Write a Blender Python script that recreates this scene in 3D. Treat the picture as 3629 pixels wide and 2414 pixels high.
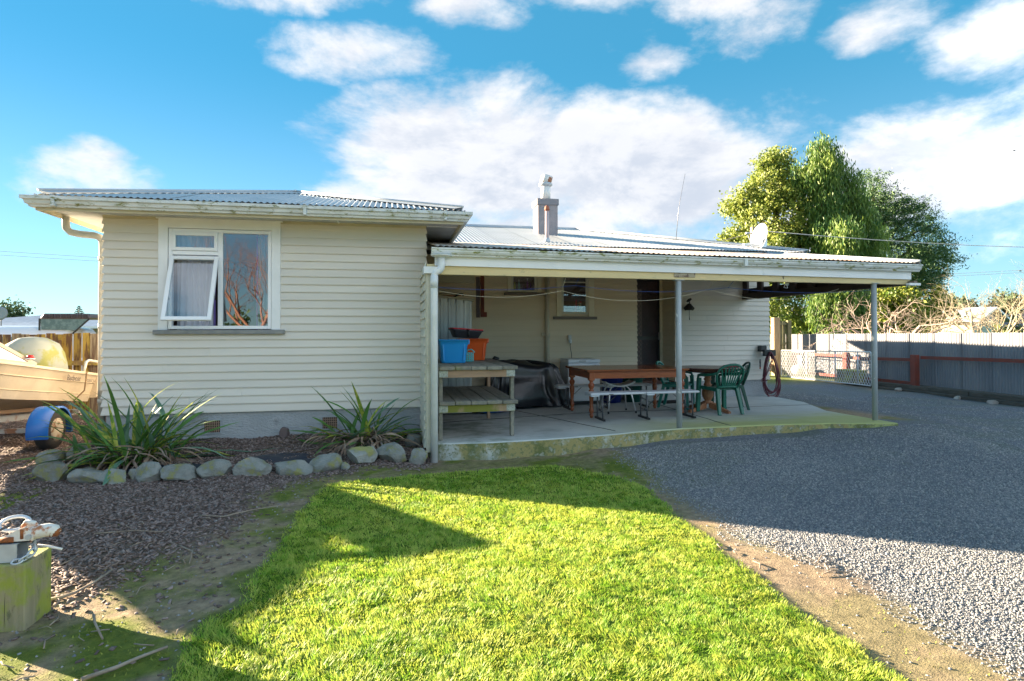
import bpy, bmesh, math, random
import numpy as np
from mathutils import Vector, Matrix, noise
random.seed(7); RNG=np.random.default_rng(7)
R_=math.radians; PI=math.pi
for o in list(bpy.data.objects): bpy.data.objects.remove(o)
scn=bpy.context.scene; COL=scn.collection

# ------------------------------------------------ camera, sky, sun, exposure
CAMZ=1.65
cd=bpy.data.cameras.new('camera'); cam=bpy.data.objects.new('camera',cd); COL.objects.link(cam); scn.camera=cam
yaw,pitch,roll=R_(11.6585),R_(.7636),R_(-.1347)
f_=Vector((math.sin(yaw)*math.cos(pitch),math.cos(yaw)*math.cos(pitch),math.sin(pitch)))
r_=Vector((math.cos(yaw),-math.sin(yaw),0)); u_=r_.cross(f_)
r2=r_*math.cos(roll)+u_*math.sin(roll); u2=-r_*math.sin(roll)+u_*math.cos(roll)
mw=Matrix((r2,u2,-f_)).transposed().to_4x4(); mw.translation=Vector((0,0,CAMZ)); cam.matrix_world=mw
cd.sensor_width=36; cd.lens=20.787; cd.shift_y=-.01664; cd.clip_start=.05; cd.clip_end=2000
SUN_EL=14.2; SUN_AZ=math.atan2(-.839,.545)     # azimuth from +Y towards +X
sd=Vector((math.sin(SUN_AZ)*math.cos(R_(SUN_EL)),math.cos(SUN_AZ)*math.cos(R_(SUN_EL)),math.sin(R_(SUN_EL))))
sl=bpy.data.lights.new('sun','SUN'); so=bpy.data.objects.new('sun',sl); COL.objects.link(so)
so.rotation_euler=sd.to_track_quat('Z','Y').to_euler(); so.location=(-30,20,30)
sl.energy=5.0; sl.angle=R_(.5); sl.color=(1,.80,.56)
scn.view_settings.view_transform='Standard'; scn.view_settings.look='None'
scn.view_settings.exposure=2.82; scn.view_settings.gamma=1; scn.view_settings.use_curve_mapping=False
scn.render.engine='CYCLES'

w=bpy.data.worlds.new('World'); scn.world=w; w.use_nodes=True
def build_world():
    nt=w.node_tree; N=nt.nodes; L=nt.links; N.clear()
    def nd(t,**k):
        n=N.new(t)
        for a,b in k.items(): setattr(n,a,b)
        return n
    def mth(op,a,b=None,c=None,clamp=False):
        n=nd('ShaderNodeMath',operation=op,use_clamp=clamp)
        for i,v in enumerate((a,b,c)):
            if v is None: continue
            if isinstance(v,(int,float)): n.inputs[i].default_value=v
            else: L.new(v,n.inputs[i])
        return n.outputs[0]
    out=nd('ShaderNodeOutputWorld'); tc=nd('ShaderNodeTexCoord')
    sky=nd('ShaderNodeTexSky',sky_type='NISHITA'); sky.sun_disc=False; sky.sun_elevation=R_(SUN_EL); sky.sun_rotation=SUN_AZ
    sky.air_density=1.0; sky.dust_density=.0; sky.ozone_density=2.2; sky.altitude=0
    tint=nd('ShaderNodeMix',data_type='RGBA',blend_type='MULTIPLY'); tint.inputs['Factor'].default_value=1
    L.new(sky.outputs[0],tint.inputs['A']); tsx=nd('ShaderNodeSeparateXYZ'); L.new(tc.outputs['Generated'],tsx.inputs[0])
    tmr=nd('ShaderNodeMapRange',interpolation_type='SMOOTHSTEP'); L.new(tsx.outputs[2],tmr.inputs[0]); tmr.inputs[1].default_value=.0; tmr.inputs[2].default_value=.42
    tcm=nd('ShaderNodeMix',data_type='RGBA'); L.new(tmr.outputs[0],tcm.inputs['Factor']); tcm.inputs['A'].default_value=(.66,.96,1.25,1); tcm.inputs['B'].default_value=(.24,.76,1.02,1)
    L.new(tcm.outputs['Result'],tint.inputs['B'])
    bg=nd('ShaderNodeBackground'); gr=nd('ShaderNodeMix',data_type='RGBA'); L.new(tmr.outputs[0],gr.inputs['Factor']); gr.inputs['A'].default_value=(1.30,2.20,2.60,1); gr.inputs['B'].default_value=(.25,1.25,1.90,1)
    gm_=nd('ShaderNodeMix',data_type='RGBA'); gm_.inputs['Factor'].default_value=.72; L.new(tint.outputs['Result'],gm_.inputs['A']); L.new(gr.outputs['Result'],gm_.inputs['B'])
    L.new(gm_.outputs['Result'],bg.inputs[0]); bg.inputs[1].default_value=.047
    sx=nd('ShaderNodeSeparateXYZ'); L.new(tc.outputs['Generated'],sx.inputs[0])
    az=mth('ARCTAN2',sx.outputs[0],sx.outputs[1]); el=mth('ARCSINE',sx.outputs[2])
    azd=mth('MULTIPLY',az,57.2958); eld=mth('MULTIPLY',el,57.2958)
    # cloud detail works on direction projected towards a cloud deck, so bases flatten near the horizon
    vm=nd('ShaderNodeVectorMath',operation='MULTIPLY'); L.new(tc.outputs['Generated'],vm.inputs[0]); vm.inputs[1].default_value=(1,1,1.9)
    def noi(scale,det,rough,off=None,dist=0.0):
        n=nd('ShaderNodeTexNoise'); n.inputs['Scale'].default_value=scale; n.inputs['Detail'].default_value=det
        n.inputs['Roughness'].default_value=rough; n.inputs['Distortion'].default_value=dist
        src=vm.outputs[0]
        if off:
            a=nd('ShaderNodeVectorMath',operation='ADD'); L.new(src,a.inputs[0]); a.inputs[1].default_value=off; src=a.outputs[0]
        L.new(src,n.inputs[0]); return n.outputs[0]
    n1=noi(3.6,12,.62,None,.2); n1b=noi(3.6,12,.62,(-.03,.015,.05),.2)
    n2=noi(14,8,.62); nw1=noi(4,5,.55,(5,2,1)); nw2=noi(4,5,.55,(1,7,3))
    azw=mth('ADD',azd,mth('MULTIPLY',mth('SUBTRACT',nw1,.5),11.0))
    elw=mth('ADD',eld,mth('MULTIPLY',mth('SUBTRACT',nw2,.5),6.0))
    blobs=[(13,16.5,20,7.2,1.35),(24,14.5,14,6.5,1.3),(1,17.5,7,3.2,.55),(14,8,24,5.0,.75),(-4,12.5,6,3.2,.45),(1,9.5,9,3,.5),
           (-3,24,7,2.1,.42),(-10,28.5,8,1.6,.42),(7,28.5,5,2.2,.55),(19,31,12,2.2,.45),(24.5,24.2,4,2.4,.5),(32,25,5,2.0,.28),(31,29,6,2.4,.6),
           (47,12.5,10,5.6,1.2),(56,14,12,5,.9),(50,7,12,3.2,.45),(52,21.5,5.5,4.0,.8),(46,24.5,5,2.0,.45),(37,17,3,3,.35),(36,10,9,5,.5),
           (-25,12,6.5,2.6,.85),(-33,11,4,1.6,.6),(-28,29,4,2,.5),(80,18,18,8,.9),(105,13,18,7,.9),(-75,20,14,5,.6),(150,22,30,12,1.0),(200,20,30,12,1.0),(-120,22,24,9,.9),(30,50,30,12,.8),(-60,48,26,10,.8),(120,50,32,12,.9),(200,50,32,12,.9),(-110,52,28,10,.9)]  # wide blobs out of view add cloud cover for more ambient light
    m=None
    for a,e,ra,re,amp in blobs:
        if a>180: a-=360
        dx=mth('DIVIDE',mth('SUBTRACT',azw,a),ra); dy=mth('DIVIDE',mth('SUBTRACT',elw,e),re)
        q=mth('ADD',mth('MULTIPLY',dx,dx),mth('MULTIPLY',dy,dy))
        v=mth('MULTIPLY',mth('SUBTRACT',1.0,q),amp); v=mth('MAXIMUM',v,-1.0)
        m=v if m is None else mth('MAXIMUM',m,v)
    det=mth('MULTIPLY',mth('SUBTRACT',n1,.5),3.0); det2=mth('MULTIPLY',mth('SUBTRACT',n2,.5),.95)
    d=mth('ADD',mth('ADD',m,det),det2)
    mr=nd('ShaderNodeMapRange',interpolation_type='SMOOTHSTEP'); L.new(d,mr.inputs[0]); mr.inputs[1].default_value=-.12; mr.inputs[2].default_value=.85
    mask=mth('MULTIPLY',mr.outputs[0],.96)
    # thickness towards the light gives the grey-mauve undersides
    sh=nd('ShaderNodeMapRange',interpolation_type='SMOOTHSTEP'); L.new(mth('ADD',mth('MULTIPLY',mth('SUBTRACT',n1b,n1),3.2),mth('MULTIPLY',mth('SUBTRACT',n2,.5),.7)),sh.inputs[0])
    sh.inputs[1].default_value=-.28; sh.inputs[2].default_value=.32
    hz=nd('ShaderNodeMapRange'); L.new(eld,hz.inputs[0]); hz.inputs[1].default_value=7; hz.inputs[2].default_value=20
    mx=nd('ShaderNodeMix',data_type='RGBA'); th=nd('ShaderNodeMapRange',interpolation_type='SMOOTHSTEP'); L.new(d,th.inputs[0]); th.inputs[1].default_value=.25; th.inputs[2].default_value=1.5
    L.new(mth('MULTIPLY',mth('ADD',mth('MULTIPLY',sh.outputs[0],.75),mth('MULTIPLY',th.outputs[0],.45)),mth('SUBTRACT',1.0,mth('MULTIPLY',hz.outputs[0],.30)),None,True),mx.inputs['Factor'])
    mx.inputs['A'].default_value=(.96,.95,.96,1); mx.inputs['B'].default_value=(.60,.65,.75,1)
    bc=nd('ShaderNodeBackground'); L.new(mx.outputs['Result'],bc.inputs[0])
    # clouds out of view, opposite the low sun, are brightened to fill the shade
    dp=nd('ShaderNodeVectorMath',operation='DOT_PRODUCT'); L.new(tc.outputs['Generated'],dp.inputs[0]); dp.inputs[1].default_value=tuple(-sd)
    ph=nd('ShaderNodeMapRange',interpolation_type='SMOOTHSTEP'); L.new(dp.outputs['Value'],ph.inputs[0]); ph.inputs[1].default_value=0; ph.inputs[2].default_value=1; ph.inputs[3].default_value=.165; ph.inputs[4].default_value=.66
    L.new(ph.outputs[0],bc.inputs[1])
    ms=nd('ShaderNodeMixShader'); L.new(mask,ms.inputs[0]); L.new(bg.outputs[0],ms.inputs[1]); L.new(bc.outputs[0],ms.inputs[2])
    L.new(ms.outputs[0],out.inputs[0])
build_world()

# ------------------------------------------------ materials
MATS={}
def M(name,c,c2=None,scale=5,lo=.35,hi=.65,rough=.7,metal=0,bump=0,bscale=80,stretch=(1,1,1),spots=(),rnd=.0,local=False,spec=.5,detail=6,attr=None,sub=0,bdist=.01):
    if name in MATS: return MATS[name]
    m=bpy.data.materials.new(name); m.use_nodes=True; nt=m.node_tree; N=nt.nodes; L=nt.links
    b=N['Principled BSDF']; b.inputs['Roughness'].default_value=rough; b.inputs['Metallic'].default_value=metal
    b.inputs['Specular IOR Level'].default_value=spec
    if local: src=N.new('ShaderNodeTexCoord').outputs['Object']
    else: src=N.new('ShaderNodeNewGeometry').outputs['Position']
    def mapped(st):
        v=N.new('ShaderNodeVectorMath'); v.operation='MULTIPLY'; L.new(src,v.inputs[0]); v.inputs[1].default_value=st; return v.outputs[0]
    def noi(st,sc,det=6,ro=.6):
        n=N.new('ShaderNodeTexNoise'); L.new(mapped(st),n.inputs[0]); n.inputs['Scale'].default_value=sc; n.inputs['Detail'].default_value=det; n.inputs['Roughness'].default_value=ro; return n.outputs[0]
    def rng(x,a,bb):
        r=N.new('ShaderNodeMapRange'); r.interpolation_type='SMOOTHSTEP'; L.new(x,r.inputs[0]); r.inputs[1].default_value=a; r.inputs[2].default_value=bb; return r.outputs[0]
    def mix(f,a,bb,bt='MIX'):
        x=N.new('ShaderNodeMix'); x.data_type='RGBA'; x.blend_type=bt
        for s,v in (('Factor',f),('A',a),('B',bb)):
            if isinstance(v,(int,float)): x.inputs[s].default_value=v
            elif isinstance(v,tuple): x.inputs[s].default_value=(*v[:3],1)
            else: L.new(v,x.inputs[s])
        return x.outputs['Result']
    col=None
    if c2 is not None: col=mix(rng(noi(stretch,scale,detail),lo,hi),tuple(c),tuple(c2))
    for (sc_c,sc_s,a,bb,st) in spots:
        col=mix(rng(noi(st,sc_s,8,.65),a,bb), col if col is not None else tuple(c), tuple(sc_c))
    if rnd:
        oi=N.new('ShaderNodeObjectInfo'); mp=N.new('ShaderNodeMapRange'); L.new(oi.outputs['Random'],mp.inputs[0]); mp.inputs[3].default_value=1-rnd; mp.inputs[4].default_value=1+rnd
        hs=N.new('ShaderNodeHueSaturation'); L.new(mp.outputs[0],hs.inputs['Value'])
        if col is None: hs.inputs['Color'].default_value=(*c[:3],1)
        else: L.new(col,hs.inputs['Color'])
        col=hs.outputs[0]
    if attr:
        at=N.new('ShaderNodeAttribute'); at.attribute_name='rnd'
        col=mix(at.outputs['Fac'], tuple(c), tuple(attr)) if col is None else mix(at.outputs['Fac'],col,tuple(attr))
    if col is None: b.inputs['Base Color'].default_value=(*c[:3],1)
    else: L.new(col,b.inputs['Base Color'])
    if bump:
        bp=N.new('ShaderNodeBump'); bp.inputs['Strength'].default_value=bump; bp.inputs['Distance'].default_value=bdist
        L.new(noi(stretch,bscale,5,.6),bp.inputs['Height']); L.new(bp.outputs[0],b.inputs['Normal'])
    if sub:
        tr=N.new('ShaderNodeBsdfTranslucent'); ms=N.new('ShaderNodeMixShader'); ms.inputs[0].default_value=sub
        if col is None: tr.inputs[0].default_value=(*c[:3],1)
        else: L.new(col,tr.inputs[0])
        L.new(b.outputs[0],ms.inputs[1]); L.new(tr.outputs[0],ms.inputs[2]); L.new(ms.outputs[0],N['Material Output'].inputs[0])
    MATS[name]=m; return m
def glass_mat():
    m=bpy.data.materials.new('window_glass'); m.use_nodes=True; N=m.node_tree.nodes; L=m.node_tree.links
    b=N['Principled BSDF']; N.remove(b)
    g=N.new('ShaderNodeBsdfGlossy'); g.inputs['Roughness'].default_value=.01; g.inputs[0].default_value=(.95,.97,1,1)
    t=N.new('ShaderNodeBsdfTransparent'); t.inputs[0].default_value=(.86,.9,.92,1)
    f=N.new('ShaderNodeFresnel'); f.inputs[0].default_value=1.5; a=N.new('ShaderNodeMath'); a.operation='MULTIPLY_ADD'; L.new(f.outputs[0],a.inputs[0]); a.inputs[1].default_value=1.7; a.inputs[2].default_value=.06
    ms=N.new('ShaderNodeMixShader'); L.new(a.outputs[0],ms.inputs[0]); L.new(t.outputs[0],ms.inputs[1]); L.new(g.outputs[0],ms.inputs[2]); L.new(ms.outputs[0],N['Material Output'].inputs[0]); return m
OLIVE=(.16,.17,.035)
board_m=M('painted_weatherboard',(.70,.67,.61),(.66,.63,.57),1.3,rough=.5,bump=.12,bscale=40,stretch=(.3,.3,4),rnd=.035,spots=(((.56,.53,.44),2.2,.66,.8,(1,1,3)),))
fin_board_m=M('painted_fin_board',(.66,.65,.57),(.58,.58,.49),3,rough=.6,bump=.2,bscale=30,rnd=.05,spots=((OLIVE,5,.62,.8,(1,1,1)),))
white_m=M('white_paint',(.84,.86,.88),(.79,.81,.83),3,rough=.4)
upvc_m=M('white_window_plastic',(.86,.88,.92),rough=.3)
gutter_m=M('white_gutter',(.66,.70,.72),(.54,.58,.58),4,rough=.4,spots=((OLIVE,9,.53,.68,(1,1,2.5)),((.10,.11,.08),30,.66,.74,(1,1,1))))
gutter2_m=M('white_carport_gutter',(.74,.77,.78),(.62,.65,.62),4,rough=.4,spots=(((.22,.24,.05),8,.52,.66,(1,1,2.5)),))
cream_m=M('cream_paint',(.55,.50,.35),(.48,.43,.30),4,rough=.55,spots=(((.12,.08,.05),17,.70,.76,(1,1,1)),),bump=.1,bscale=50)
soffit_m=M('soffit_paint',(.56,.58,.58),(.48,.50,.50),2,rough=.6)
trim_m=M('cream_trim_paint',(.74,.67,.50),(.68,.61,.45),5,rough=.5)
sill_m=M('grey_sill_paint',(.20,.21,.22),(.25,.26,.26),5,rough=.5)
found_m=M('textured_plaster',(.42,.45,.48),(.36,.39,.42),3,rough=.8,bump=.9,bscale=22,stretch=(1,1,2.2),bdist=.03,spots=(((.17,.17,.16),2,.62,.8,(1,1,1)),))
roof_m=M('galvanised_roof',(.50,.52,.54),(.43,.45,.47),1.5,rough=.38,metal=.25,rnd=.04,spots=(((.42,.40,.38),7,.66,.8,(1,1,1)),))
cproof_m=M('carport_roof_iron',(.56,.50,.45),(.48,.27,.15),3,lo=.48,hi=.72,rough=.5,metal=.2,rnd=.05)
flash_m=M('grey_flashing',(.46,.50,.55),(.52,.55,.58),2,rough=.4,metal=.2)
pipe_m=M('white_downpipe',(.74,.77,.80),(.64,.68,.70),5,rough=.35,spots=((OLIVE,7,.66,.8,(1,1,1)),))
oldpipe_m=M('weathered_pipe',(.56,.55,.50),(.42,.40,.34),5,rough=.5,spots=(((.25,.16,.07),12,.6,.72,(1,1,1)),))
creampipe_m=M('cream_pipe',(.52,.47,.36),rough=.45)
post_m=M('flaking_grey_post',(.40,.44,.46),(.36,.39,.41),6,rough=.4,spots=(((.75,.76,.74),13,.63,.66,(1,1,.8)),((.12,.16,.2),21,.68,.71,(1,1,1))))
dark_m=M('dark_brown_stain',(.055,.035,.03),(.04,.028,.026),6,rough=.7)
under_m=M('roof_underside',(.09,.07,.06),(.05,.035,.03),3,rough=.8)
conc_m=M('patio_concrete',(.40,.43,.42),(.32,.35,.35),1.2,rough=.85,bump=.35,bscale=60,spots=(((.12,.14,.13),2.6,.6,.8,(1,1,1)),((.33,.33,.30),9,.6,.75,(1,1,1))))
gl_m=glass_mat()
black_m=M('black_plastic',(.02,.022,.025),rough=.4)
tim_m=M('weathered_timber',(.24,.23,.19),(.17,.17,.145),4,rough=.85,bump=.3,bscale=30,stretch=(6,.6,6),rnd=.12,spots=(((.15,.17,.04),4,.56,.72,(1,1,1)),))
def setp(o,label=None,cat=None,group=None,kind=None):
    if label: o['label']=label
    if cat: o['category']=cat
    if group: o['group']=group
    if kind: o['kind']=kind
    return o
def thing(name,label,cat,loc=(0,0,0),rz=0,group=None):
    o=bpy.data.objects.new(name,None); o.empty_display_size=.1; COL.objects.link(o); o.location=loc; o.rotation_euler=(0,0,rz)
    return setp(o,label,cat,group)
def copy_tree(o,parent=None):
    c=o.copy(); COL.objects.link(c); c.parent=parent
    for ch in list(o.children): copy_tree(ch,c)
    return c
class MB:
    def __init__(s): s.v=[]; s.f=[]; s.sm=[]
    def add(s,v,f,smooth=False):
        n=len(s.v); s.v+= [tuple(p) for p in v]; s.f+=[tuple(i+n for i in q) for q in f]; s.sm+=[smooth]*len(f); return s
    def hexa(s,p): return s.add(p,[(0,3,2,1),(4,5,6,7),(0,1,5,4),(1,2,6,5),(2,3,7,6),(3,0,4,7)])
    def box(s,x0,x1,y0,y1,z0,z1): return s.hexa([(x0,y0,z0),(x1,y0,z0),(x1,y1,z0),(x0,y1,z0),(x0,y0,z1),(x1,y0,z1),(x1,y1,z1),(x0,y1,z1)])
    def bbox(s,x0,x1,y0,y1,z0,z1,b=.004):   # box with chamfered vertical and horizontal edges
        X=[(x0,x0+b),(x1,x1-b)];v=[];f=[]
        pts=[(x0+b,y0,0),(x1-b,y0,0),(x1,y0+b,0),(x1,y1-b,0),(x1-b,y1,0),(x0+b,y1,0),(x0,y1-b,0),(x0,y0+b,0)]
        cx,cy=(x0+x1)/2,(y0+y1)/2
        for z,k in ((z0,b),(z0+b,0),(z1-b,0),(z1,b)):
            for (px,py,_) in pts: v.append((px-(k if px>cx else -k),py-(k if py>cy else -k),z))
        for r in range(3):
            for i in range(8): j=(i+1)%8; f.append((r*8+i,r*8+j,r*8+8+j,r*8+8+i))
        f.append(tuple(range(7,-1,-1))); f.append(tuple(range(24,32))); return s.add(v,f)
    def beam(s,a,b,w,h,up=(0,0,1)):
        a=Vector(a);b=Vector(b);d=(b-a).normalized();u=Vector(up);sd_=d.cross(u)
        if sd_.length<1e-4: u=Vector((1,0,0)); sd_=d.cross(u)
        sd_.normalize();u=sd_.cross(d);p=[]
        for e in (a,b):
            for i,j in ((-1,-1),(1,-1),(1,1),(-1,1)): p.append(e+sd_*(i*w/2)+u*(j*h/2))
        return s.hexa([p[0],p[1],p[2],p[3],p[4],p[5],p[6],p[7]])
    def tube(s,pts,r,n=8,cap=True,closed=False,smooth=True):
        pts=[Vector(p) for p in pts]; m=len(pts); rs=r if hasattr(r,'__len__') else [r]*m; v=[];f=[];prev=None
        for i,p in enumerate(pts):
            if closed: t=(pts[(i+1)%m]-pts[i-1])
            else: t=(pts[min(i+1,m-1)]-pts[max(i-1,0)])
            t=t.normalized() if t.length>1e-9 else Vector((0,0,1))
            if prev is None:
                a=Vector((0,0,1)) if abs(t.z)<.9 else Vector((1,0,0)); x=t.cross(a).normalized()
            else:
                x=prev-t*prev.dot(t); x=x.normalized() if x.length>1e-6 else t.orthogonal().normalized()
            prev=x; y=t.cross(x)
            for k in range(n): q=2*PI*k/n; v.append(p+x*(math.cos(q)*rs[i])+y*(math.sin(q)*rs[i]))
        for i in range(m if closed else m-1):
            i2=(i+1)%m
            for k in range(n): k2=(k+1)%n; f.append((i*n+k,i*n+k2,i2*n+k2,i2*n+k))
        s.add(v,f,smooth)
        if cap and not closed: s.add(v[:n],[tuple(range(n-1,-1,-1))]); s.add(v[-n:],[tuple(range(n))])
        return s
    def lathe(s,prof,c=(0,0,0),n=16,smooth=True,sx=1,sy=1):
        v=[];f=[]
        for r,z in prof:
            for k in range(n): q=2*PI*k/n; v.append((c[0]+math.cos(q)*r*sx,c[1]+math.sin(q)*r*sy,c[2]+z))
        for i in range(len(prof)-1):
            for k in range(n): k2=(k+1)%n; f.append((i*n+k,i*n+k2,(i+1)*n+k2,(i+1)*n+k))
        s.add(v,f,smooth); s.add(v[:n],[tuple(range(n-1,-1,-1))]); s.add(v[-n:],[tuple(range(n))]); return s
    def prism(s,poly,d):    # poly: list of 3-D points, extruded by vector d
        n=len(poly); d=Vector(d); p=[Vector(q) for q in poly]; v=p+[q+d for q in p]
        return s.add(v,[tuple(range(n-1,-1,-1)),tuple(range(n,2*n))]+[(i,(i+1)%n,n+(i+1)%n,n+i) for i in range(n)])
    def build(s,name,m,parent=None,loc=None,bev=0,**k):
        me=bpy.data.meshes.new(name); me.from_pydata([tuple(p) for p in s.v],[],s.f); me.materials.append(m)
        me.polygons.foreach_set('use_smooth',s.sm)
        bm=bmesh.new(); bm.from_mesh(me); bmesh.ops.remove_doubles(bm,verts=bm.verts,dist=1e-5); bmesh.ops.recalc_face_normals(bm,faces=bm.faces)
        if bev: bmesh.ops.bevel(bm,geom=[e for e in bm.edges],offset=bev,segments=1,affect='EDGES',profile=.5)
        bm.to_mesh(me); bm.free(); me.update()
        return link(name,me,parent,loc,**k)
def link(name,me,parent=None,loc=None,**k):
    o=bpy.data.objects.new(name,me); COL.objects.link(o); o.parent=parent
    if loc: o.location=loc
    return setp(o,**k)
def np_mesh(name,V,F,m,rnd=None,smooth=False):
    """V (n,3), F (k,3|4) arrays -> mesh"""
    me=bpy.data.meshes.new(name); V=np.asarray(V,np.float32); F=np.asarray(F,np.int32); k=F.shape[1]
    me.vertices.add(len(V)); me.vertices.foreach_set('co',V.ravel()); me.loops.add(F.size); me.loops.foreach_set('vertex_index',F.ravel())
    me.polygons.add(len(F)); me.polygons.foreach_set('loop_start',np.arange(0,F.size,k,dtype=np.int32)); me.polygons.foreach_set('loop_total',np.full(len(F),k,np.int32))
    if smooth: me.polygons.foreach_set('use_smooth',np.ones(len(F),bool))
    me.update(calc_edges=True)
    if rnd is not None:
        a=me.attributes.new('rnd','FLOAT','POINT'); a.data.foreach_set('value',np.asarray(rnd,np.float32))
    me.materials.append(m); return me
def rots(n,tilt=.5,rng=RNG):
    a=rng.uniform(0,2*PI,n); b=rng.normal(0,tilt,n); c=rng.normal(0,tilt,n)
    ca,sa,cb,sb,cc,sc=np.cos(a),np.sin(a),np.cos(b),np.sin(b),np.cos(c),np.sin(c); Z=np.zeros(n); O=np.ones(n)
    Rz=np.stack([ca,-sa,Z,sa,ca,Z,Z,Z,O],-1).reshape(n,3,3); Rx=np.stack([O,Z,Z,Z,cb,-sb,Z,sb,cb],-1).reshape(n,3,3); Ry=np.stack([cc,Z,sc,Z,O,Z,-sc,Z,cc],-1).reshape(n,3,3)
    return Rx@Ry@Rz
def scatter(tv,tf,P,Rm,S,jit=0):
    n=len(P); tv=np.asarray(tv,float); tf=np.asarray(tf); S=np.asarray(S); S=S[:,None] if S.ndim==1 else S
    T=tv[None]*S[:,None,:]
    if jit: T=T*(1+RNG.uniform(-jit,jit,T.shape))
    V=np.einsum('nij,nkj->nki',Rm,T)+P[:,None,:]; F=(tf[None]+(np.arange(n)*len(tv))[:,None,None]).reshape(-1,tf.shape[1])
    return V.reshape(-1,3),F
def sweep(path,prof,name,m,parent,closed=False,**k):
    """profile [(out,z)] swept along XY path (list of (x,y,z)); out = to the right of travel, mitred"""
    P=[Vector(p) for p in path]; n=len(prof); v=[];f=[]
    for i,p in enumerate(P):
        dirs=[]
        if i>0: dirs.append((P[i]-P[i-1]).normalized())
        if i<len(P)-1: dirs.append((P[i+1]-P[i]).normalized())
        nrm=[Vector((d.y,-d.x,0)).normalized() for d in dirs]
        b=nrm[0] if len(nrm)==1 else (nrm[0]+nrm[1])/(1+nrm[0].dot(nrm[1]))
        for o,z in prof: v.append(p+b*o+Vector((0,0,z)))
    for i in range(len(P)-1):
        for j in range(n): j2=(j+1)%n; f.append((i*n+j,i*n+j2,(i+1)*n+j2,(i+1)*n+j))
    f.append(tuple(range(n))); f.append(tuple(range(len(v)-1,len(v)-n-1,-1)))
    b=MB(); b.add(v,f); return b.build(name,m,parent,**k)
# ------------------------------------------------ ground
CP=np.array([(0.55,7.45,0),(1.2,7.3,.02),(1.9,7.2,.05),(2.9,7.1,.12),(3.95,7.35,.155),(5.3,7.4,.17),(6.5,7.3,.23),(7.35,7.2,.27),(8.2,9,.2),(8.4,11.5,.17),(9,13,.1),(10,9,.12),(12,12,-.05),
 (15.4,9,-.25),(15.4,12.5,-.25),(15.4,16.5,-.22),(13,17,-.05),(13,20,-.1),(15.3,21,-.12),(10,16,0),(-1,7.1,0.02),(-2.4,7.05,0.02),(-3.3,7.2,.02),(-2.5,8.7,.21),(-1.2,8.7,.225),(.3,8.5,.19),(0,7.95,.12),(-3,8.1,.15),(-1,8.0,.15),(-2,7.8,.12),
 (-3.7,8.6,.12),(-4.5,8.5,.0),(-5,9.5,0),(-5,12,0),(-8,10,0),(-8,14,0),(-8,5,0),(-4,5,0),(0,5,0),(0,2,0),(3,2,0),(-2,3.8,0),(1.5,6,.01),(3,5.4,.03),(6,4,.05),(10,5,0),(15,6,-.22),(20,5,-.2),(20,14,-.2),(25,25,-.2),(0,14,.1),(5,13,.1),(0,-6,0),(-20,0,0),(20,-8,0),(-20,20,0),(0,30,0)])
def zg(X,Y):
    X=np.asarray(X,float);Y=np.asarray(Y,float); num=np.zeros_like(X);den=np.zeros_like(X)
    for a,b,c in CP:
        q=1/(((X-a)**2+(Y-b)**2)+.02)**1.6; num+=q*c; den+=q
    return num/den
def zp(X,Y): return .30-.0238*(Y-7.64)-max(0,3.2-X)*.03
def inpoly(X,Y,poly):
    """signed distance (positive inside)"""
    P=np.array(poly,float); ins=np.zeros(X.shape,bool); d=np.full(X.shape,1e9)
    for i in range(len(P)):
        a=P[i-1];b=P[i]; e=b-a; L=e@e
        t=np.clip(((X-a[0])*e[0]+(Y-a[1])*e[1])/L,0,1); d=np.minimum(d,(X-a[0]-t*e[0])**2+(Y-a[1]-t*e[1])**2)
        c=((a[1]>Y)!=(b[1]>Y)); xx=a[0]+(Y-a[1])/(b[1]-a[1]+1e-12)*(b[0]-a[0]); ins^=c&(X<xx)
    return np.where(ins,1,-1)*np.sqrt(d)
_h=RNG.uniform(0,1,(97,97))
def vn(X,Y,s):
    x=np.asarray(X)*s+500.3;y=np.asarray(Y)*s+500.7; i=np.floor(x).astype(int);j=np.floor(y).astype(int);u=x-i;v=y-j;u=u*u*(3-2*u);v=v*v*(3-2*v)
    g=lambda a,b:_h[a%97,b%97]
    return (g(i,j)*(1-u)+g(i+1,j)*u)*(1-v)+(g(i,j+1)*(1-u)+g(i+1,j+1)*u)*v
def fbm(X,Y,s): return (vn(X,Y,s)+.5*vn(X+3,Y,s*2.1)+.25*vn(X,Y+7,s*4.3)+.125*vn(X,Y,s*9))/1.875-.5
LAWN=[(-1.0,1.0),(-1.0,3.08),(-1.04,3.45),(-.88,3.8),(-.86,4.56),(-.80,5.7),(-.62,6.45),(.3,6.72),(1.1,6.86),(1.9,6.75),(2.45,6.2),(2.55,5.6),(2.42,4.65),(2.36,3.8),(2.34,3.0),(2.34,2.4),(2.3,1.0)]
GRAV=[(2.6,8.2),(2.93,7.6),(2.9,6.77),(2.8,5.36),(2.76,4.26),(2.93,3.3),(2.95,2.8),(3.05,2.3),(3.2,0),(3.2,-9),(40,-9),(40,3),(15.75,6),(15.75,15.5),(14.6,16.9),(13.6,17.4),(12.4,18.0),(8.2,18.5),(8.2,8.2)]
BARK=[(-9,3.9),(-2.1,4.0),(-1.5,4.7),(-1.3,5.5),(-1.25,6.3),(-.75,6.9),(.5,7.2),(.5,8.8),(-3.7,8.8),(-3.8,16),(-9,16)]
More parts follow.
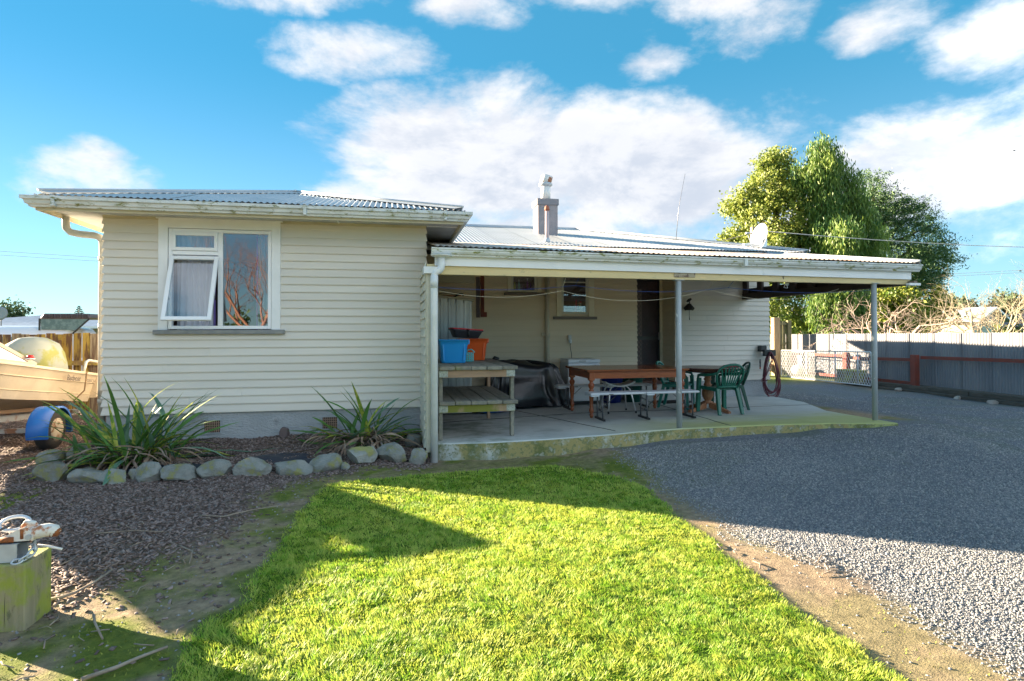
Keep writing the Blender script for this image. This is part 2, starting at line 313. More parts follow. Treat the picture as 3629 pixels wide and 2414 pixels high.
def masks(X,Y):
    n=fbm(X,Y,1.3); n2=fbm(X+11,Y+5,4.0)
    dl=inpoly(X,Y,LAWN)+n*.16+n2*.10; dg=inpoly(X,Y,GRAV)+n*.5+n2*.15; db=inpoly(X,Y,BARK)+n*.5+n2*.2
    lawn=np.clip(dl/.10+.5,0,1); grav=np.clip(dg/.35+.5,0,1)*(1-lawn); bark=np.clip(db/.5+.5,0,1)*(1-lawn)*(1-grav)
    bedg=(Y>7.25)&(X<.45)&(X>-3.5)&(Y<8.8); bark=np.where(bedg,1,bark)
    moss=np.clip((fbm(X-7,Y+2,1.7)+.5*fbm(X,Y-9,5)+.04)*5,0,1)
    mg=np.clip(1-abs(dl+.25)/.45,0,1)*(Y>6.0); moss=np.maximum(moss*(1-bark*.93),mg*.9*(fbm(X,Y+30,2.5)+.62))*(1-lawn)
    moss=np.maximum(moss,(np.clip(fbm(X+40,Y,1.1)*5-.2,0,1))*((X<-3.4)&(Y<9.5)&(Y>5)))
    moss=moss*np.where((X>1.9)&(Y<5.6),.30,1)
    return lawn,grav,bark,np.clip(moss,0,1)*(1-grav*.8)
def axis(lo,fine0,fine1,hi,st):
    a=np.arange(fine0,fine1+st,st); l=[];x=fine0;d=st
    while x>lo: d*=1.35; x-=d; l.append(x)
    r=[];x=a[-1];d=st
    while x<hi: d*=1.35; x+=d; r.append(x)
    return np.concatenate([l[::-1],a,r])
gx=axis(-900,-6.5,9.0,900,.045); gy=axis(-900,1.8,10,900,.045)
GX,GY=np.meshgrid(gx,gy); Z=zg(GX,GY)
near=(abs(GX)<18)&(abs(GY)<22)
lw,gv,bk,ms_=masks(GX,GY)
Z=Z+near*(fbm(GX,GY,1.5)*.03+fbm(GX,GY,7)*.012)*(1-.6*gv)*((GY<7.2)|(GX<.4)|(GX>8)); Z=Z+lw*.012
nx,ny=len(gx),len(gy); idx=np.arange(nx*ny).reshape(ny,nx)
F=np.stack([idx[:-1,:-1],idx[:-1,1:],idx[1:,1:],idx[1:,:-1]],-1).reshape(-1,4)
def ground_mat():
    m=bpy.data.materials.new('ground_cover'); m.use_nodes=True; nt=m.node_tree; N=nt.nodes; L=nt.links; b=N['Principled BSDF']; b.inputs['Roughness'].default_value=.95; b.inputs['Specular IOR Level'].default_value=.2
    pos=N.new('ShaderNodeNewGeometry').outputs['Position']
    def noi(sc,det=6,ro=.6,t='n'):
        n=N.new('ShaderNodeTexNoise' if t=='n' else 'ShaderNodeTexVoronoi'); L.new(pos,n.inputs[0] if t=='n' else n.inputs['Vector']); n.inputs['Scale'].default_value=sc
        if t=='n': n.inputs['Detail'].default_value=det; n.inputs['Roughness'].default_value=ro
        return n
    def ramp(x,a,c1,bb,c2):
        r=N.new('ShaderNodeValToRGB'); L.new(x,r.inputs[0]); e=r.color_ramp.elements; e[0].position=a; e[0].color=(*c1,1); e[1].position=bb; e[1].color=(*c2,1); return r.outputs[0]
    def mix(f,a,bb):
        x=N.new('ShaderNodeMix'); x.data_type='RGBA'; L.new(f,x.inputs['Factor']); L.new(a,x.inputs['A']); L.new(bb,x.inputs['B']); return x.outputs['Result']
    def att(n): a=N.new('ShaderNodeAttribute'); a.attribute_name=n; return a.outputs['Fac']
    fine=noi(90,3,.7).outputs[0]; mid=noi(14,7,.65).outputs[0]; big=noi(1.4,5).outputs[0]
    dirt=mix(big,ramp(mid,.35,(.24,.18,.12),.7,(.46,.35,.23)),ramp(mid,.35,(.18,.14,.10),.7,(.36,.28,.19)))
    mossc=mix(big,ramp(mid,.3,(.10,.13,.02),.7,(.22,.25,.035)),ramp(mid,.3,(.06,.10,.02),.7,(.16,.20,.035)))
    vor=noi(60,t='v').outputs['Color']; sep=N.new('ShaderNodeSeparateColor'); L.new(vor,sep.inputs[0])
    gravc=mix(big,ramp(sep.outputs[0],.0,(.075,.085,.10),1,(.28,.295,.33)),ramp(sep.outputs[1],.0,(.065,.075,.09),1,(.24,.255,.29)))
    vb=noi(30,t='v').outputs['Color']; sb=N.new('ShaderNodeSeparateColor'); L.new(vb,sb.inputs[0])
    barkc=ramp(sb.outputs[0],.0,(.07,.05,.045),1,(.20,.14,.12))
    lawnc=ramp(mid,.3,(.05,.10,.012),.7,(.12,.20,.02))
    farc=ramp(big,.3,(.06,.11,.02),.7,(.14,.20,.04))
    c=mix(att('far'),dirt,farc); c=mix(att('bark'),c,barkc); c=mix(att('gravel'),c,gravc); c=mix(att('moss'),c,mossc); c=mix(att('lawn'),c,lawnc)
    L.new(c,b.inputs['Base Color'])
    bp=N.new('ShaderNodeBump'); bp.inputs['Strength'].default_value=.8; bp.inputs['Distance'].default_value=.02; ad=N.new('ShaderNodeMath'); ad.operation='ADD'
    L.new(fine,ad.inputs[0]); L.new(mid,ad.inputs[1]); L.new(ad.outputs[0],bp.inputs['Height']); L.new(bp.outputs[0],b.inputs['Normal']); return m
gm=np_mesh('ground',np.stack([GX,GY,Z],-1).reshape(-1,3),F,ground_mat(),smooth=True)
far=np.clip((np.maximum(abs(GX+0)-17,GY-17.5))/1.5,0,1)*(1-gv); far=np.maximum(far,((GX>16))*1.0)
for n_,a_ in (('lawn',lw),('gravel',gv*(1-(GX>16))),('bark',bk),('moss',ms_*near),('far',far)):
    at=gm.attributes.new(n_,'FLOAT','POINT'); at.data.foreach_set('value',a_.ravel().astype(np.float32))
link('ground',gm,kind='structure')
def rpts(n,x0,x1,y0,y1,fn,power=0):
    x=RNG.uniform(x0,x1,n); y=y0+(y1-y0)*RNG.uniform(0,1,n)**(1+power); k=RNG.uniform(0,1,n)<fn(x,y); x,y=x[k],y[k]
    z=zg(x,y); l,g,b,mo=masks(x,y)
    z=z+(fbm(x,y,1.5)*.03+fbm(x,y,7)*.012)*(1-.6*g)*((y<7.2)|(x<.4)|(x>8))+l*.012
    return np.stack([x,y,z],-1)
def infront(x,y): # keep clear of patio slab
    return ~((x>.55)&(y>7.25)&(x<8.2))
# lawn grass: one object of blades
P=rpts(430000,-1.45,2.85,2.15,7.1,lambda x,y: np.clip(masks(x,y)[0]*1.0+(fbm(x,y,9)-.12)*(masks(x,y)[0]>.02),0,1)*(.30+.70*np.clip((7.6-y)/3,0,1))*np.clip(.78+fbm(x,y,16)*1.5,.12,1),.25)
n=len(P); a=RNG.uniform(0,2*PI,n)*.45+fbm(P[:,0],P[:,1],7)*14; ln=RNG.uniform(.008,.025,n)*(1+.6*fbm(P[:,0],P[:,1],2.2)+.9*fbm(P[:,0],P[:,1],13)); ln=np.maximum(ln,.008); wd=RNG.uniform(.0018,.0040,n)*(.7+.18*P[:,1]); lean=RNG.uniform(.3,1.6,n)*ln
d=np.stack([np.cos(a),np.sin(a),np.zeros(n)],-1); s_=np.stack([-np.sin(a),np.cos(a),np.zeros(n)],-1)
b0=P-s_*wd[:,None]-[0,0,.004]; b1=P+s_*wd[:,None]-[0,0,.004]; top=P+d*lean[:,None]+np.stack([0*ln,0*ln,ln],-1)
V=np.stack([b0,b1,top],1).reshape(-1,3); F=np.arange(3*n).reshape(n,3)
patch=np.clip(.45+fbm(P[:,0],P[:,1],3)*1.0+fbm(P[:,0],P[:,1],22)*1.2+RNG.normal(0,.25,n)+.25*((RNG.uniform(0,1,n)<.10)),0,1)
grass_m=M('lawn_grass',(.22,.42,.03),attr=(.62,.65,.13),rough=.5,sub=.5)
link('lawn_grass',np_mesh('lawn_grass',V,F,grass_m,np.repeat(patch,3)),kind='stuff',label='short bright green lawn grass between bark bed and gravel',cat='grass')
# sparse tufts / weeds / moss strands outside the lawn
P=rpts(60000,-4.5,4.2,2.0,8.2,lambda x,y: masks(x,y)[3]*infront(x,y)*.8)
n=len(P); a=RNG.uniform(0,2*PI,n); ln=RNG.uniform(.004,.014,n); wd=RNG.uniform(.002,.005,n)
d=np.stack([np.cos(a),np.sin(a),0*a],-1); s_=np.stack([-np.sin(a),np.cos(a),0*a],-1)
V=np.stack([P-s_*wd[:,None],P+s_*wd[:,None],P+d*ln[:,None]+np.stack([0*ln,0*ln,ln],-1)],1).reshape(-1,3)
link('moss_strands',np_mesh('moss_strands',V,np.arange(3*n).reshape(n,3),M('moss_leaf',(.12,.17,.02),attr=(.26,.28,.04),rough=.8),RNG.uniform(0,1,n).repeat(3)),kind='stuff',label='low yellow green moss growing on the bare soil beside the lawn',cat='moss')
# gravel stones
oct_v=[(1,0,0),(-1,0,0),(0,1,0),(0,-1,0),(0,0,.75),(0,0,-.75)]; oct_f=[(0,2,4),(2,1,4),(1,3,4),(3,0,4),(2,0,5),(1,2,5),(3,1,5),(0,3,5)]
def dens_g(x,y): return masks(x,y)[1]*infront(x,y)*np.clip(1.2-(y-3)*.13,.18,1)
P=np.concatenate([rpts(185000,2.3,7.4,2.1,7.9,dens_g,.6),rpts(90000,7.4,13,4.5,13,lambda x,y:masks(x,y)[1]*((x>8.4)|(y<7.2)|(x>7.5)&(y<7.4))*np.clip(1.3-.09*np.hypot(x,y),.1,1),0)]); n=len(P)
V,F=scatter(oct_v,oct_f,P+[0,0,.002],rots(n,.6),np.stack([(.0035+.0065*RNG.uniform(0,1,n)**1.8)*(.75+.09*P[:,1])]*3,-1)*RNG.uniform(.7,1.3,(n,3)),.2)
stone_m=M('gravel_stone',(.15,.165,.19),attr=(.40,.39,.375),rough=.8)
link('gravel_stones',np_mesh('gravel_stones',V,F,stone_m,np.clip(RNG.uniform(0,1,n)**1.9+.55*fbm(P[:,0],P[:,1],.9)+.1,0,1).repeat(6)),kind='stuff',label='loose blue grey gravel stones covering the driveway',cat='gravel')
P=rpts(26000,-3.6,3.6,2.1,6.8,lambda x,y:(1-masks(x,y)[0])*(1-masks(x,y)[1])*.09+0*x); n=len(P)
V,F=scatter(oct_v,oct_f,P+[0,0,.001],rots(n,.4),np.stack([RNG.uniform(.004,.013,n)]*3,-1)*RNG.uniform(.6,1.3,(n,3)),.2)
link('scattered_pebbles',np_mesh('scattered_pebbles',V,F,stone_m,RNG.uniform(0,.9,n).repeat(6)),kind='stuff',label='small grey pebbles scattered over the bare soil',cat='gravel')
# bark chips
cube_v=[(-1,-1,-1),(1,-1,-1),(1,1,-1),(-1,1,-1),(-1,-1,1),(1,-1,1),(1,1,1),(-1,1,1)]
cube_f=[(0,2,1),(0,3,2),(4,5,6),(4,6,7),(0,1,5),(0,5,4),(1,2,6),(1,6,5),(2,3,7),(2,7,6),(3,0,4),(3,4,7)]
def dens_b(x,y):
    l,g,b,mo=masks(x,y); return np.clip(b*1.1,.06*(1-l)*(1-g)*(x<-.5),1)*(1-mo*.7)*infront(x,y)*~((x>-3.7)&(y>8.7))
P=np.concatenate([rpts(52000,-4.6,.5,2.2,8.72,dens_b,0),rpts(9000,-8,-3.6,7.5,13,dens_b,0)]); n=len(P)
V,F=scatter(cube_v,cube_f,P+[0,0,.004],rots(n,.38),np.stack([RNG.uniform(.008,.022,n),RNG.uniform(.005,.012,n),RNG.uniform(.0015,.004,n)],-1),.3)
link('bark_chips',np_mesh('bark_chips',V,F,M("bark_mulch",(.10,.07,.06),attr=(.32,.25,.23),rough=.8),(RNG.uniform(0,1,n)**1.5).repeat(8)),kind='stuff',label='dark brown bark mulch chips spread in front of the house',cat='mulch')

# ------------------------------------------------ patio slab
slab=[(.60,7.60),(1.19,7.42),(1.82,7.36),(2.89,7.36),(3.9,7.56),(5.25,7.60),(6.3,7.52),(7.215,7.28),(7.37,8.9),(8.05,10.35),(8.3,11.9),(6.1,11.86),(6.1,12.6),(5.1,12.6),(5.1,11.86),(.5,11.86),(.5,8.7),(.5,7.75)]
def patio():
    b=MB(); e=[]
    for i in range(len(slab)):
        a=slab[i]; c=slab[(i+1)%len(slab)]; k=8 if i<8 else 1
        for j in range(k):
            t=j/k; x=a[0]+(c[0]-a[0])*t; y=a[1]+(c[1]-a[1])*t
            if i<8: y+=float(fbm(np.array([x]),np.array([y]),6)[0])*.03
            e.append((x,y))
    n=len(e); top=[(x,y,zp(x,y)) for x,y in e]; mid=[(x,y-.0,zp(x,y)-.015) for x,y in e]
    cx,cy=4.5,9.8
    top2=[(x+(cx-x)*.003,y+(cy-y)*.006,zp(x,y)) for x,y in e]; bot=[(x,y,-.2) for x,y in e]
    v=top2+mid+bot; f=[tuple(range(n))]
    for i in range(n): j=(i+1)%n; f+=[(i,j,n+j,n+i),(n+i,n+j,2*n+j,2*n+i)]
    b.add(v,f)
    m=M('patio_slab_concrete',(.52,.55,.54),(.43,.46,.46),1.1,rough=.85,bump=.35,bscale=60,spots=(((.25,.28,.27),1.6,.55,.8,(1,1,1)),((.36,.35,.31),9,.62,.78,(1,1,1))))
    nt=m.node_tree;N=nt.nodes;L=nt.links;pb=N['Principled BSDF']; src=pb.inputs['Base Color'].links[0].from_socket
    g=N.new('ShaderNodeNewGeometry'); sx=N.new('ShaderNodeSeparateXYZ'); L.new(g.outputs['Position'],sx.inputs[0])
    def noi(s,sc=(1,1,1)):
        q=N.new('ShaderNodeVectorMath'); q.operation='MULTIPLY'; q.inputs[1].default_value=sc; L.new(g.outputs['Position'],q.inputs[0]); x=N.new('ShaderNodeTexNoise'); L.new(q.outputs[0],x.inputs[0]); x.inputs['Scale'].default_value=s; x.inputs['Detail'].default_value=8; x.inputs['Roughness'].default_value=.65; return x.outputs[0]
    def mth(op,a,b_,c=None):
        x=N.new('ShaderNodeMath'); x.operation=op
        for i,v_ in enumerate((a,b_,c)):
            if v_ is None: continue
            if isinstance(v_,(int,float)): x.inputs[i].default_value=v_
            else: L.new(v_,x.inputs[i])
        return x.outputs[0]
    def ss(x,a,b_):
        r=N.new('ShaderNodeMapRange'); r.interpolation_type='SMOOTHSTEP'; L.new(x,r.inputs[0]); r.inputs[1].default_value=a; r.inputs[2].default_value=b_; return r.outputs[0]
    # moss grows on the weathered outer rim: towards the front edge and the right tip
    yv=mth('ADD',sx.outputs[1],mth('MULTIPLY',mth('SUBTRACT',noi(1.3,(1,2,1)),.5),1.6)); xv=sx.outputs[0]
    rim=mth('MULTIPLY',ss(yv,9.2,7.8),ss(xv,2.2,5.0)); side=mth('SUBTRACT',1.0,ss(sx.outputs[2],.20,.285))
    sn=N.new('ShaderNodeSeparateXYZ'); L.new(g.outputs['Normal'],sn.inputs[0]); face=ss(sn.outputs[2],.7,.2)
    col=src
    def mix(f,a,c):
        x=N.new('ShaderNodeMix'); x.data_type='RGBA'; L.new(f,x.inputs['Factor']); L.new(a,x.inputs['A']); 
        if isinstance(c,tuple): x.inputs['B'].default_value=(*c,1)
        else: L.new(c,x.inputs['B'])
        return x.outputs['Result']
    col=mix(mth('MULTIPLY',rim,.80),col,(.34,.37,.07)); 
    col=mix(mth('MULTIPLY',face,ss(noi(1.7),.40,.52)),col,(.34,.29,.12)); col=mix(mth('MULTIPLY',face,ss(noi(4.5),.46,.60)),col,(.13,.15,.05)); col=mix(mth('MULTIPLY',face,ss(noi(9),.52,.62)),col,(.36,.37,.31)); col=mix(mth('MULTIPLY',face,ss(noi(24),.52,.62)),col,(.17,.19,.09))
    grn=mth('MULTIPLY',ss(xv,2.6,.9),ss(noi(2.2),.42,.6)); col=mix(mth('MULTIPLY',grn,.6),col,(.10,.15,.06))
    L.new(col,pb.inputs['Base Color'])
    for mod in (1,):
        me_o=b.build('patio_slab',m,None,kind='structure')
    return me_o
patio()
# control joints and cracks cut as thin recess lines: shallow dark fillets of dirt lying in the saw cuts
def joints():
    b=MB()
    for (x0,y0,x1,y1) in ((3.0,7.6,2.0,11.6),(4.75,7.65,5.2,11.6),(.8,9.6,7.8,9.85)):
        n=24; pts=[]
        for i in range(n+1):
            t=i/n; x=x0+(x1-x0)*t+random.uniform(-.01,.01); y=y0+(y1-y0)*t+random.uniform(-.01,.01); pts.append((x,y,zp(x,y)+.001))
        b.tube(pts,.0045,4)
    b.build('joint',M('joint_dirt',(.07,.08,.07),rough=.95),bpy.data.objects['patio_slab'])
joints()
# ------------------------------------------------ house
house=thing('house','single storey cream weatherboard house with low corrugated iron roof and attached carport','house')
ZB,NB=.56,24; PH=(3.19-ZB)/NB
def board_mesh(L,m0=0,m1=0,ht=None):
    """board along +x, outward = -y, bottom drip edge proud"""
    ht=ht or PH+.018; pr=[(0.0,.004),(-.024,.004),(-.031,-.001),(-.031,.012),(-.006,ht),(0.0,ht)]; v=[];f=[]
    for y,z in pr: v.append((-m0*(-y),y,z))
    for y,z in pr: v.append((L+m1*(-y),y,z))
    n=6
    for j in range(n): k=(j+1)%n; f.append((j,n+j,n+k,k))
    f+= [tuple(range(n)),tuple(range(2*n-1,n-1,-1))]
    me=bpy.data.meshes.new('weatherboard'); me.from_pydata(v,[],f); bm=bmesh.new(); bm.from_mesh(me); bmesh.ops.recalc_face_normals(bm,faces=bm.faces); bm.to_mesh(me); bm.free(); return me
_bc={}
def boards(p0,p1,z0,n,mat,openings=(),m0=0,m1=0,parent=house,ph=PH):
    """p0->p1 in plan; outward side is to the right of travel reversed (left-hand = inside)"""
    p0=Vector((*p0,0));p1=Vector((*p1,0));d=(p1-p0);L=d.length;ang=math.atan2(d.y,d.x)
    for i in range(n):
        z=z0+i*ph; spans=[(0,L)]
        for (a,b,za,zb) in openings:
            if z+ph*.5>za and z+ph*.5<zb:
                ns=[]
                for s,e in spans:
                    if a>s and b<e: ns+=[(s,a),(b,e)]
                    elif a<=s<b<e: ns.append((b,e))
                    elif s<a<e<=b: ns.append((s,a))
                    else: ns.append((s,e))
                spans=ns
        sp2=[]
        for s,e in spans:
            if e-s>2.2 and random.random()<.55:
                q_=random.uniform(s+.6,e-.6); sp2+=[(s,q_-.001),(q_+.001,e)]
            else: sp2.append((s,e))
        for s,e in sp2:
            key=(round(e-s,3),m0 if s==0 else 0,m1 if e==L else 0,mat.name,ph)
            if key not in _bc: _bc[key]=board_mesh(e-s,key[1],key[2],ph+.018); _bc[key].materials.append(mat)
            q=p0+d.normalized()*s; o=link('weatherboard',_bc[key],parent,(q.x,q.y,z+random.uniform(-.0015,.0015))); o.rotation_euler=(random.uniform(-.012,.012),random.uniform(-.0006,.0006),ang)
wx0,wx1,wy=-3.68,.50,8.71
# window opening on the wing front: X -3.03..-1.49, z 1.665..3.18
boards((wx0,wy),(wx1,wy),ZB,NB,board_m,[(wx0*-1-3.03,wx1*0+(-1.49-wx0),1.62,3.3)],1,1)
boards((wx0,13.6),(wx0,wy),ZB,NB,board_m,(),0,1)
boards((wx1,wy),(wx1,11.85),ZB,NB,board_m,(),1,0)
# main rear wall under the carport (X .5..5.16) with two windows
board2_m=M('sheltered_weatherboard',(.72,.61,.45),(.67,.56,.41),1.3,rough=.5,bump=.12,bscale=40,stretch=(.3,.3,4),rnd=.03)  # tan put into these boards for warm light bounced off the sunlit ground
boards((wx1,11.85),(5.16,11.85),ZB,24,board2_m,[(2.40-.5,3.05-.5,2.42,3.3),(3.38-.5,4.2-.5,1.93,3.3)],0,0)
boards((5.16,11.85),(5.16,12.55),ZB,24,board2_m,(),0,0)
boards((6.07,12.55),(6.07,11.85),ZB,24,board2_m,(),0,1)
boards((6.07,11.85),(8.32,11.85),ZB,24,board_m,(),1,1)
boards((8.32,11.85),(8.32,18.6),ZB,24,board_m,(),1,0)
# carport end fin: clad on its left face, cream post on its end
boards((.455,8.70),(.455,7.63),.165,20,fin_board_m,(),0,0,ph=.118)
MB().box(.459,.53,7.66,8.70,.16,2.5).build('fin_core',trim_m,house)
MB().box(.452,.56,7.56,7.655,.12,2.39).build('fin_post',M('peeling_cream_post',(.54,.53,.45),(.46,.45,.37),5,rough=.7,spots=(((.10,.09,.07),9,.63,.72,(1,1,.5)),((.13,.15,.04),5,.62,.75,(1,1,1)))),house)
MB().box(.415,.60,7.50,7.70,2.385,2.47).build('fin_flashing',pipe_m,house)
# wall linings (leave the openings free) and room behind the window
wl=M('wall_lining',(.30,.20,.19),rough=.9)
def wallbox(b,x0,x1,y0,y1,z0,z1): b.box(x0,x1,y0,y1,z0,z1)
b=MB(); y0,y1=wy+.001,wy+.09
b.box(wx0+.001,-3.0,y0,y1,.57,3.19); b.box(-1.52,wx1-.002,y0,y1,.57,3.19); b.box(-3.0,-1.52,y0,y1,.57,1.66)
b.box(wx0+.001,wx0+.09,y1,13.6,.57,3.19); b.box(wx1-.09,wx1-.002,y1,11.85,.57,3.19)
b.box(wx0+.09,wx1-.09,12.3,12.4,.57,3.19)
b.build('inner_wall',wl,house)
MB().box(wx0+.09,wx1-.09,y1,12.3,.50,.56).build('room_floor',M('carpet',(.10,.06,.05),rough=1),house)
MB().box(wx0+.05,wx1-.05,y1-.04,12.35,3.0,3.05).build('room_ceiling',M('ceiling_paint',(.5,.48,.5),rough=.9),house)
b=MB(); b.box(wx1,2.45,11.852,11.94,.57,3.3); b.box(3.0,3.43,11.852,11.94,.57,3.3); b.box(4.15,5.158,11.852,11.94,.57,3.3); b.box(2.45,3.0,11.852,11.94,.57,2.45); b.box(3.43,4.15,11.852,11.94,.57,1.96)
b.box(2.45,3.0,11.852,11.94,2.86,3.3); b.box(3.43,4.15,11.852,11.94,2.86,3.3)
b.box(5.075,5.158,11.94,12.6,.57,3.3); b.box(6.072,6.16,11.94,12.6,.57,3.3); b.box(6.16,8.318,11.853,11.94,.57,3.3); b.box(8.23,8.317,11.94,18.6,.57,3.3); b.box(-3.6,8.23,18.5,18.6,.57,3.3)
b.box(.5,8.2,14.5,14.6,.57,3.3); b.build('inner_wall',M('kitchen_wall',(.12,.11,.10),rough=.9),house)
MB().box(.5,8.2,11.95,14.5,.5,.565).build('room_floor',MATS['carpet'],house)
# foundation
b=MB(); b.box(wx0+.02,wx1-.04,wy+.012,wy+.12,-.1,ZB+.01); b.box(wx0+.02,wx0+.12,wy+.12,13.6,-.1,ZB+.01); b.build('foundation',found_m,house)
b=MB(); b.box(wx1-.1,5.14,11.866,11.95,-.1,ZB+.01); b.box(6.085,8.30,11.866,11.95,-.1,ZB+.01); b.box(8.2,8.30,11.95,18.6,-.1,ZB+.01); b.build('foundation',found_m,house)
# base vents
def vent(x):
    v=MB().box(x-.10,x+.10,wy+.002,wy+.03,.285,.445).build('base_vent',M('vent_recess',(.05,.03,.025),rough=.8),house)
    fr=MB()
    fr.box(x-.115,x+.115,wy-.006,wy+.011,.445,.46); fr.box(x-.115,x+.115,wy-.006,wy+.011,.27,.285); fr.box(x-.115,x-.1,wy-.006,wy+.011,.285,.445); fr.box(x+.1,x+.115,wy-.006,wy+.011,.285,.445)
    fr.build('vent_frame',found_m,v)
    g=MB()
    for i in range(7): g.box(x-.088+i*.027,x-.078+i*.027,wy-.004,wy+.004,.286,.444)
    for i in range(4): g.box(x-.1,x+.1,wy-.003,wy+.003,.312+i*.033,.320+i*.033)
    g.build('vent_grille',M('rusty_grille',(.30,.20,.14),rough=.7),v)
vent(-2.365); vent(-.83)
# ---- wing window
def frame(b,x0,x1,z0,z1,w,y0,y1):
    b.bbox(x0,x0+w,y0,y1,z0,z1,.003); b.bbox(x1-w,x1,y0,y1,z0,z1,.003); b.bbox(x0+w+.0005,x1-w-.0005,y0,y1,z0,z0+w,.003); b.bbox(x0+w+.0005,x1-w-.0005,y0,y1,z1-w,z1,.003)
def win_wing():
    W=MB(); x0,x1,z0,z1=-3.03,-1.49,1.69,3.17
    W.box(x0,x0+.115,wy-.045,wy+.05,z0-.01,z1); W.box(x1-.115,x1,wy-.045,wy+.05,z0-.01,z1); W.box(x0+.115,x1-.115,wy-.045,wy+.05,z1-.12,z1); W.box(x0-.03,x1+.03,wy-.055,wy+.02,z1,z1+.018)
    win=W.build('window',white_m,house,bev=.003,label='large white window with one open sash beside the cream boards')
    MB().box(x0-.05,x1+.06,wy-.085,wy+.05,z0-.07,z0-.01).build('sill',sill_m,win,bev=.006)
    f=MB(); a0,a1,b0,b1=x0+.12,x1-.12,z0+.0,z1-.125; xm=-2.265; zt=2.72
    frame(f,a0,a1,b0,b1,.045,wy-.03,wy+.04); f.bbox(xm-.03,xm+.03,wy-.028,wy+.04,b0+.046,b1-.046,.003); f.bbox(a0+.046,xm-.031,wy-.026,wy+.04,zt-.028,zt+.028,.003); f.build('window_frame',upvc_m,win)
    s=MB(); frame(s,a0+.045,xm-.031,zt+.03,b1-.046,.045,wy-.045,wy+.0); s.build('top_sash',upvc_m,win)
    g1=MB(); g1.box(a0+.09,xm-.076,wy-.024,wy-.018,zt+.075,b1-.09); g1.build('pane',gl_m,win)
    g2=MB(); g2.box(xm+.03,a1-.045,wy+.0,wy+.006,b0+.045,b1-.045); g2.build('pane',gl_m,win)
    # awning sash, hinged at its top, bottom swung outwards
    w=xm-.031-(a0+.045)+.03; h=zt-.055-(b0+.045)
    s=MB(); frame(s,0,w,-h,0,.05,-.02,.02); o=s.build('open_sash',upvc_m,win,(a0+.03,wy-.045,zt-.05)); o.rotation_euler=(R_(-21),0,0); setp(o,label='lower left sash propped open at the bottom')
    MB().box(.05,w-.05,-.003,.003,-h+.05,-.05).build('pane',gl_m,o)
    for xx in (.01,w-.02):
        MB().beam((xx,.0,-h*.45),(xx,.14,-h*.62),.012,.006).build('stay',black_m,o)
    return win
win=win_wing()
def curtain(x0,x1,z0,z1,y,name,mat,folds,amp,parent,xo=lambda z:0):
    nx=folds*10; nz=10; V=[];Fc=[]
    for j in range(nz+1):
        z=z0+(z1-z0)*j/nz
        for i in range(nx+1):
            t=i/nx; V.append((x0+(x1-x0)*t+xo(j/nz),y+amp*math.sin(t*folds*2*PI+.6*math.sin(j*.5+t*9))*(.75+.25*math.sin(t*31)),z))
    for j in range(nz):
        for i in range(nx): a=j*(nx+1)+i; Fc.append((a,a+1,a+nx+2,a+nx+1))
    b=MB(); b.add(V,Fc,True); return b.build(name,mat,parent)
cm=M('white_curtain',(.84,.84,.92),rough=.8,sub=.3); lm=M('lilac_curtain_edge',(.30,.22,.62),rough=.8); 
setp(curtain(-2.86,-2.40,1.68,3.05,wy+.16,'curtain',cm,6,.03,None),'white net curtain hanging behind the open left window sash','curtain','curtains in the front room')
setp(curtain(-1.82,-1.62,1.68,3.05,wy+.15,'curtain',M('pale_pattern_curtain',(.68,.67,.66),(.55,.58,.60),12,rough=.8,sub=.3),4,.025,None),'pale gathered curtain at the right side of the fixed pane','curtain','curtains in the front room')
setp(curtain(-2.40,-2.37,1.68,3.05,wy+.165,'curtain',lm,1,.02,None),'thin lilac curtain edge beside the white net curtain','curtain','curtains in the front room')
setp(curtain(-1.84,-1.82,1.68,3.05,wy+.145,'curtain',M('red_violet_edge',(.62,.12,.25),(.25,.15,.6),3,stretch=(1,1,1),rough=.8),1,.012,None),'narrow red and violet curtain edge in the fixed pane','curtain','curtains in the front room')
bed=thing('bed','bed with patterned orange and black cover below the window','bed',(-2.1,9.6,.56))
MB().bbox(-.8,.5,-.35,1.6,.0,.5,.03).build('mattress',M('bed_base',(.25,.12,.10),rough=.9),bed)
MB().bbox(-.82,.52,-.40,1.3,.5,1.12,.05).build('bedding',M('patterned_cover',(.45,.10,.04),(.03,.03,.035),9,.48,.52,rough=.9,spots=(((.5,.32,.08),6,.6,.63,(1,1,1)),)),bed)
# ---- kitchen windows
def win_small(x0,x1,z0,z1,gx0,gx1,gz0,gz1,lab,bars=True):
    W=MB(); Y=11.85; W.box(x0,gx0-.05,Y-.05,Y+.05,z0,z1); W.box(gx1+.05,x1,Y-.05,Y+.05,z0,z1); W.box(gx0-.05,gx1+.05,Y-.05,Y+.05,gz1+.05,z1)
    o=W.build('window',trim_m,house,bev=.003,label=lab)
    MB().box(x0-.07,x1+.05,Y-.09,Y+.05,z0-.06,z0-.001).build('sill',M('brown_sill',(.17,.14,.12),rough=.6),o,bev=.004)
    f=MB(); frame(f,gx0-.05,gx1+.05,gz0-.05,gz1+.05,.05,Y-.035,Y+.03)
    if bars: f.box(gx0,gx1,Y-.03,Y+.02,2.66,2.685)
    f.build('window_frame',M('cream_sash',(.60,.57,.47),rough=.5),o)
    MB().box(gx0,gx1,Y-.01,Y-.004,gz0,gz1).build('pane',gl_m,o)
win_small(2.35,3.06,2.445,2.90,2.47,2.92,2.50,2.84,'small high kitchen window with bottles on the ledge',False)
win_small(3.38,4.20,1.955,2.90,3.535,4.03,2.055,2.84,'taller kitchen window with pink and white bottles on the ledge')
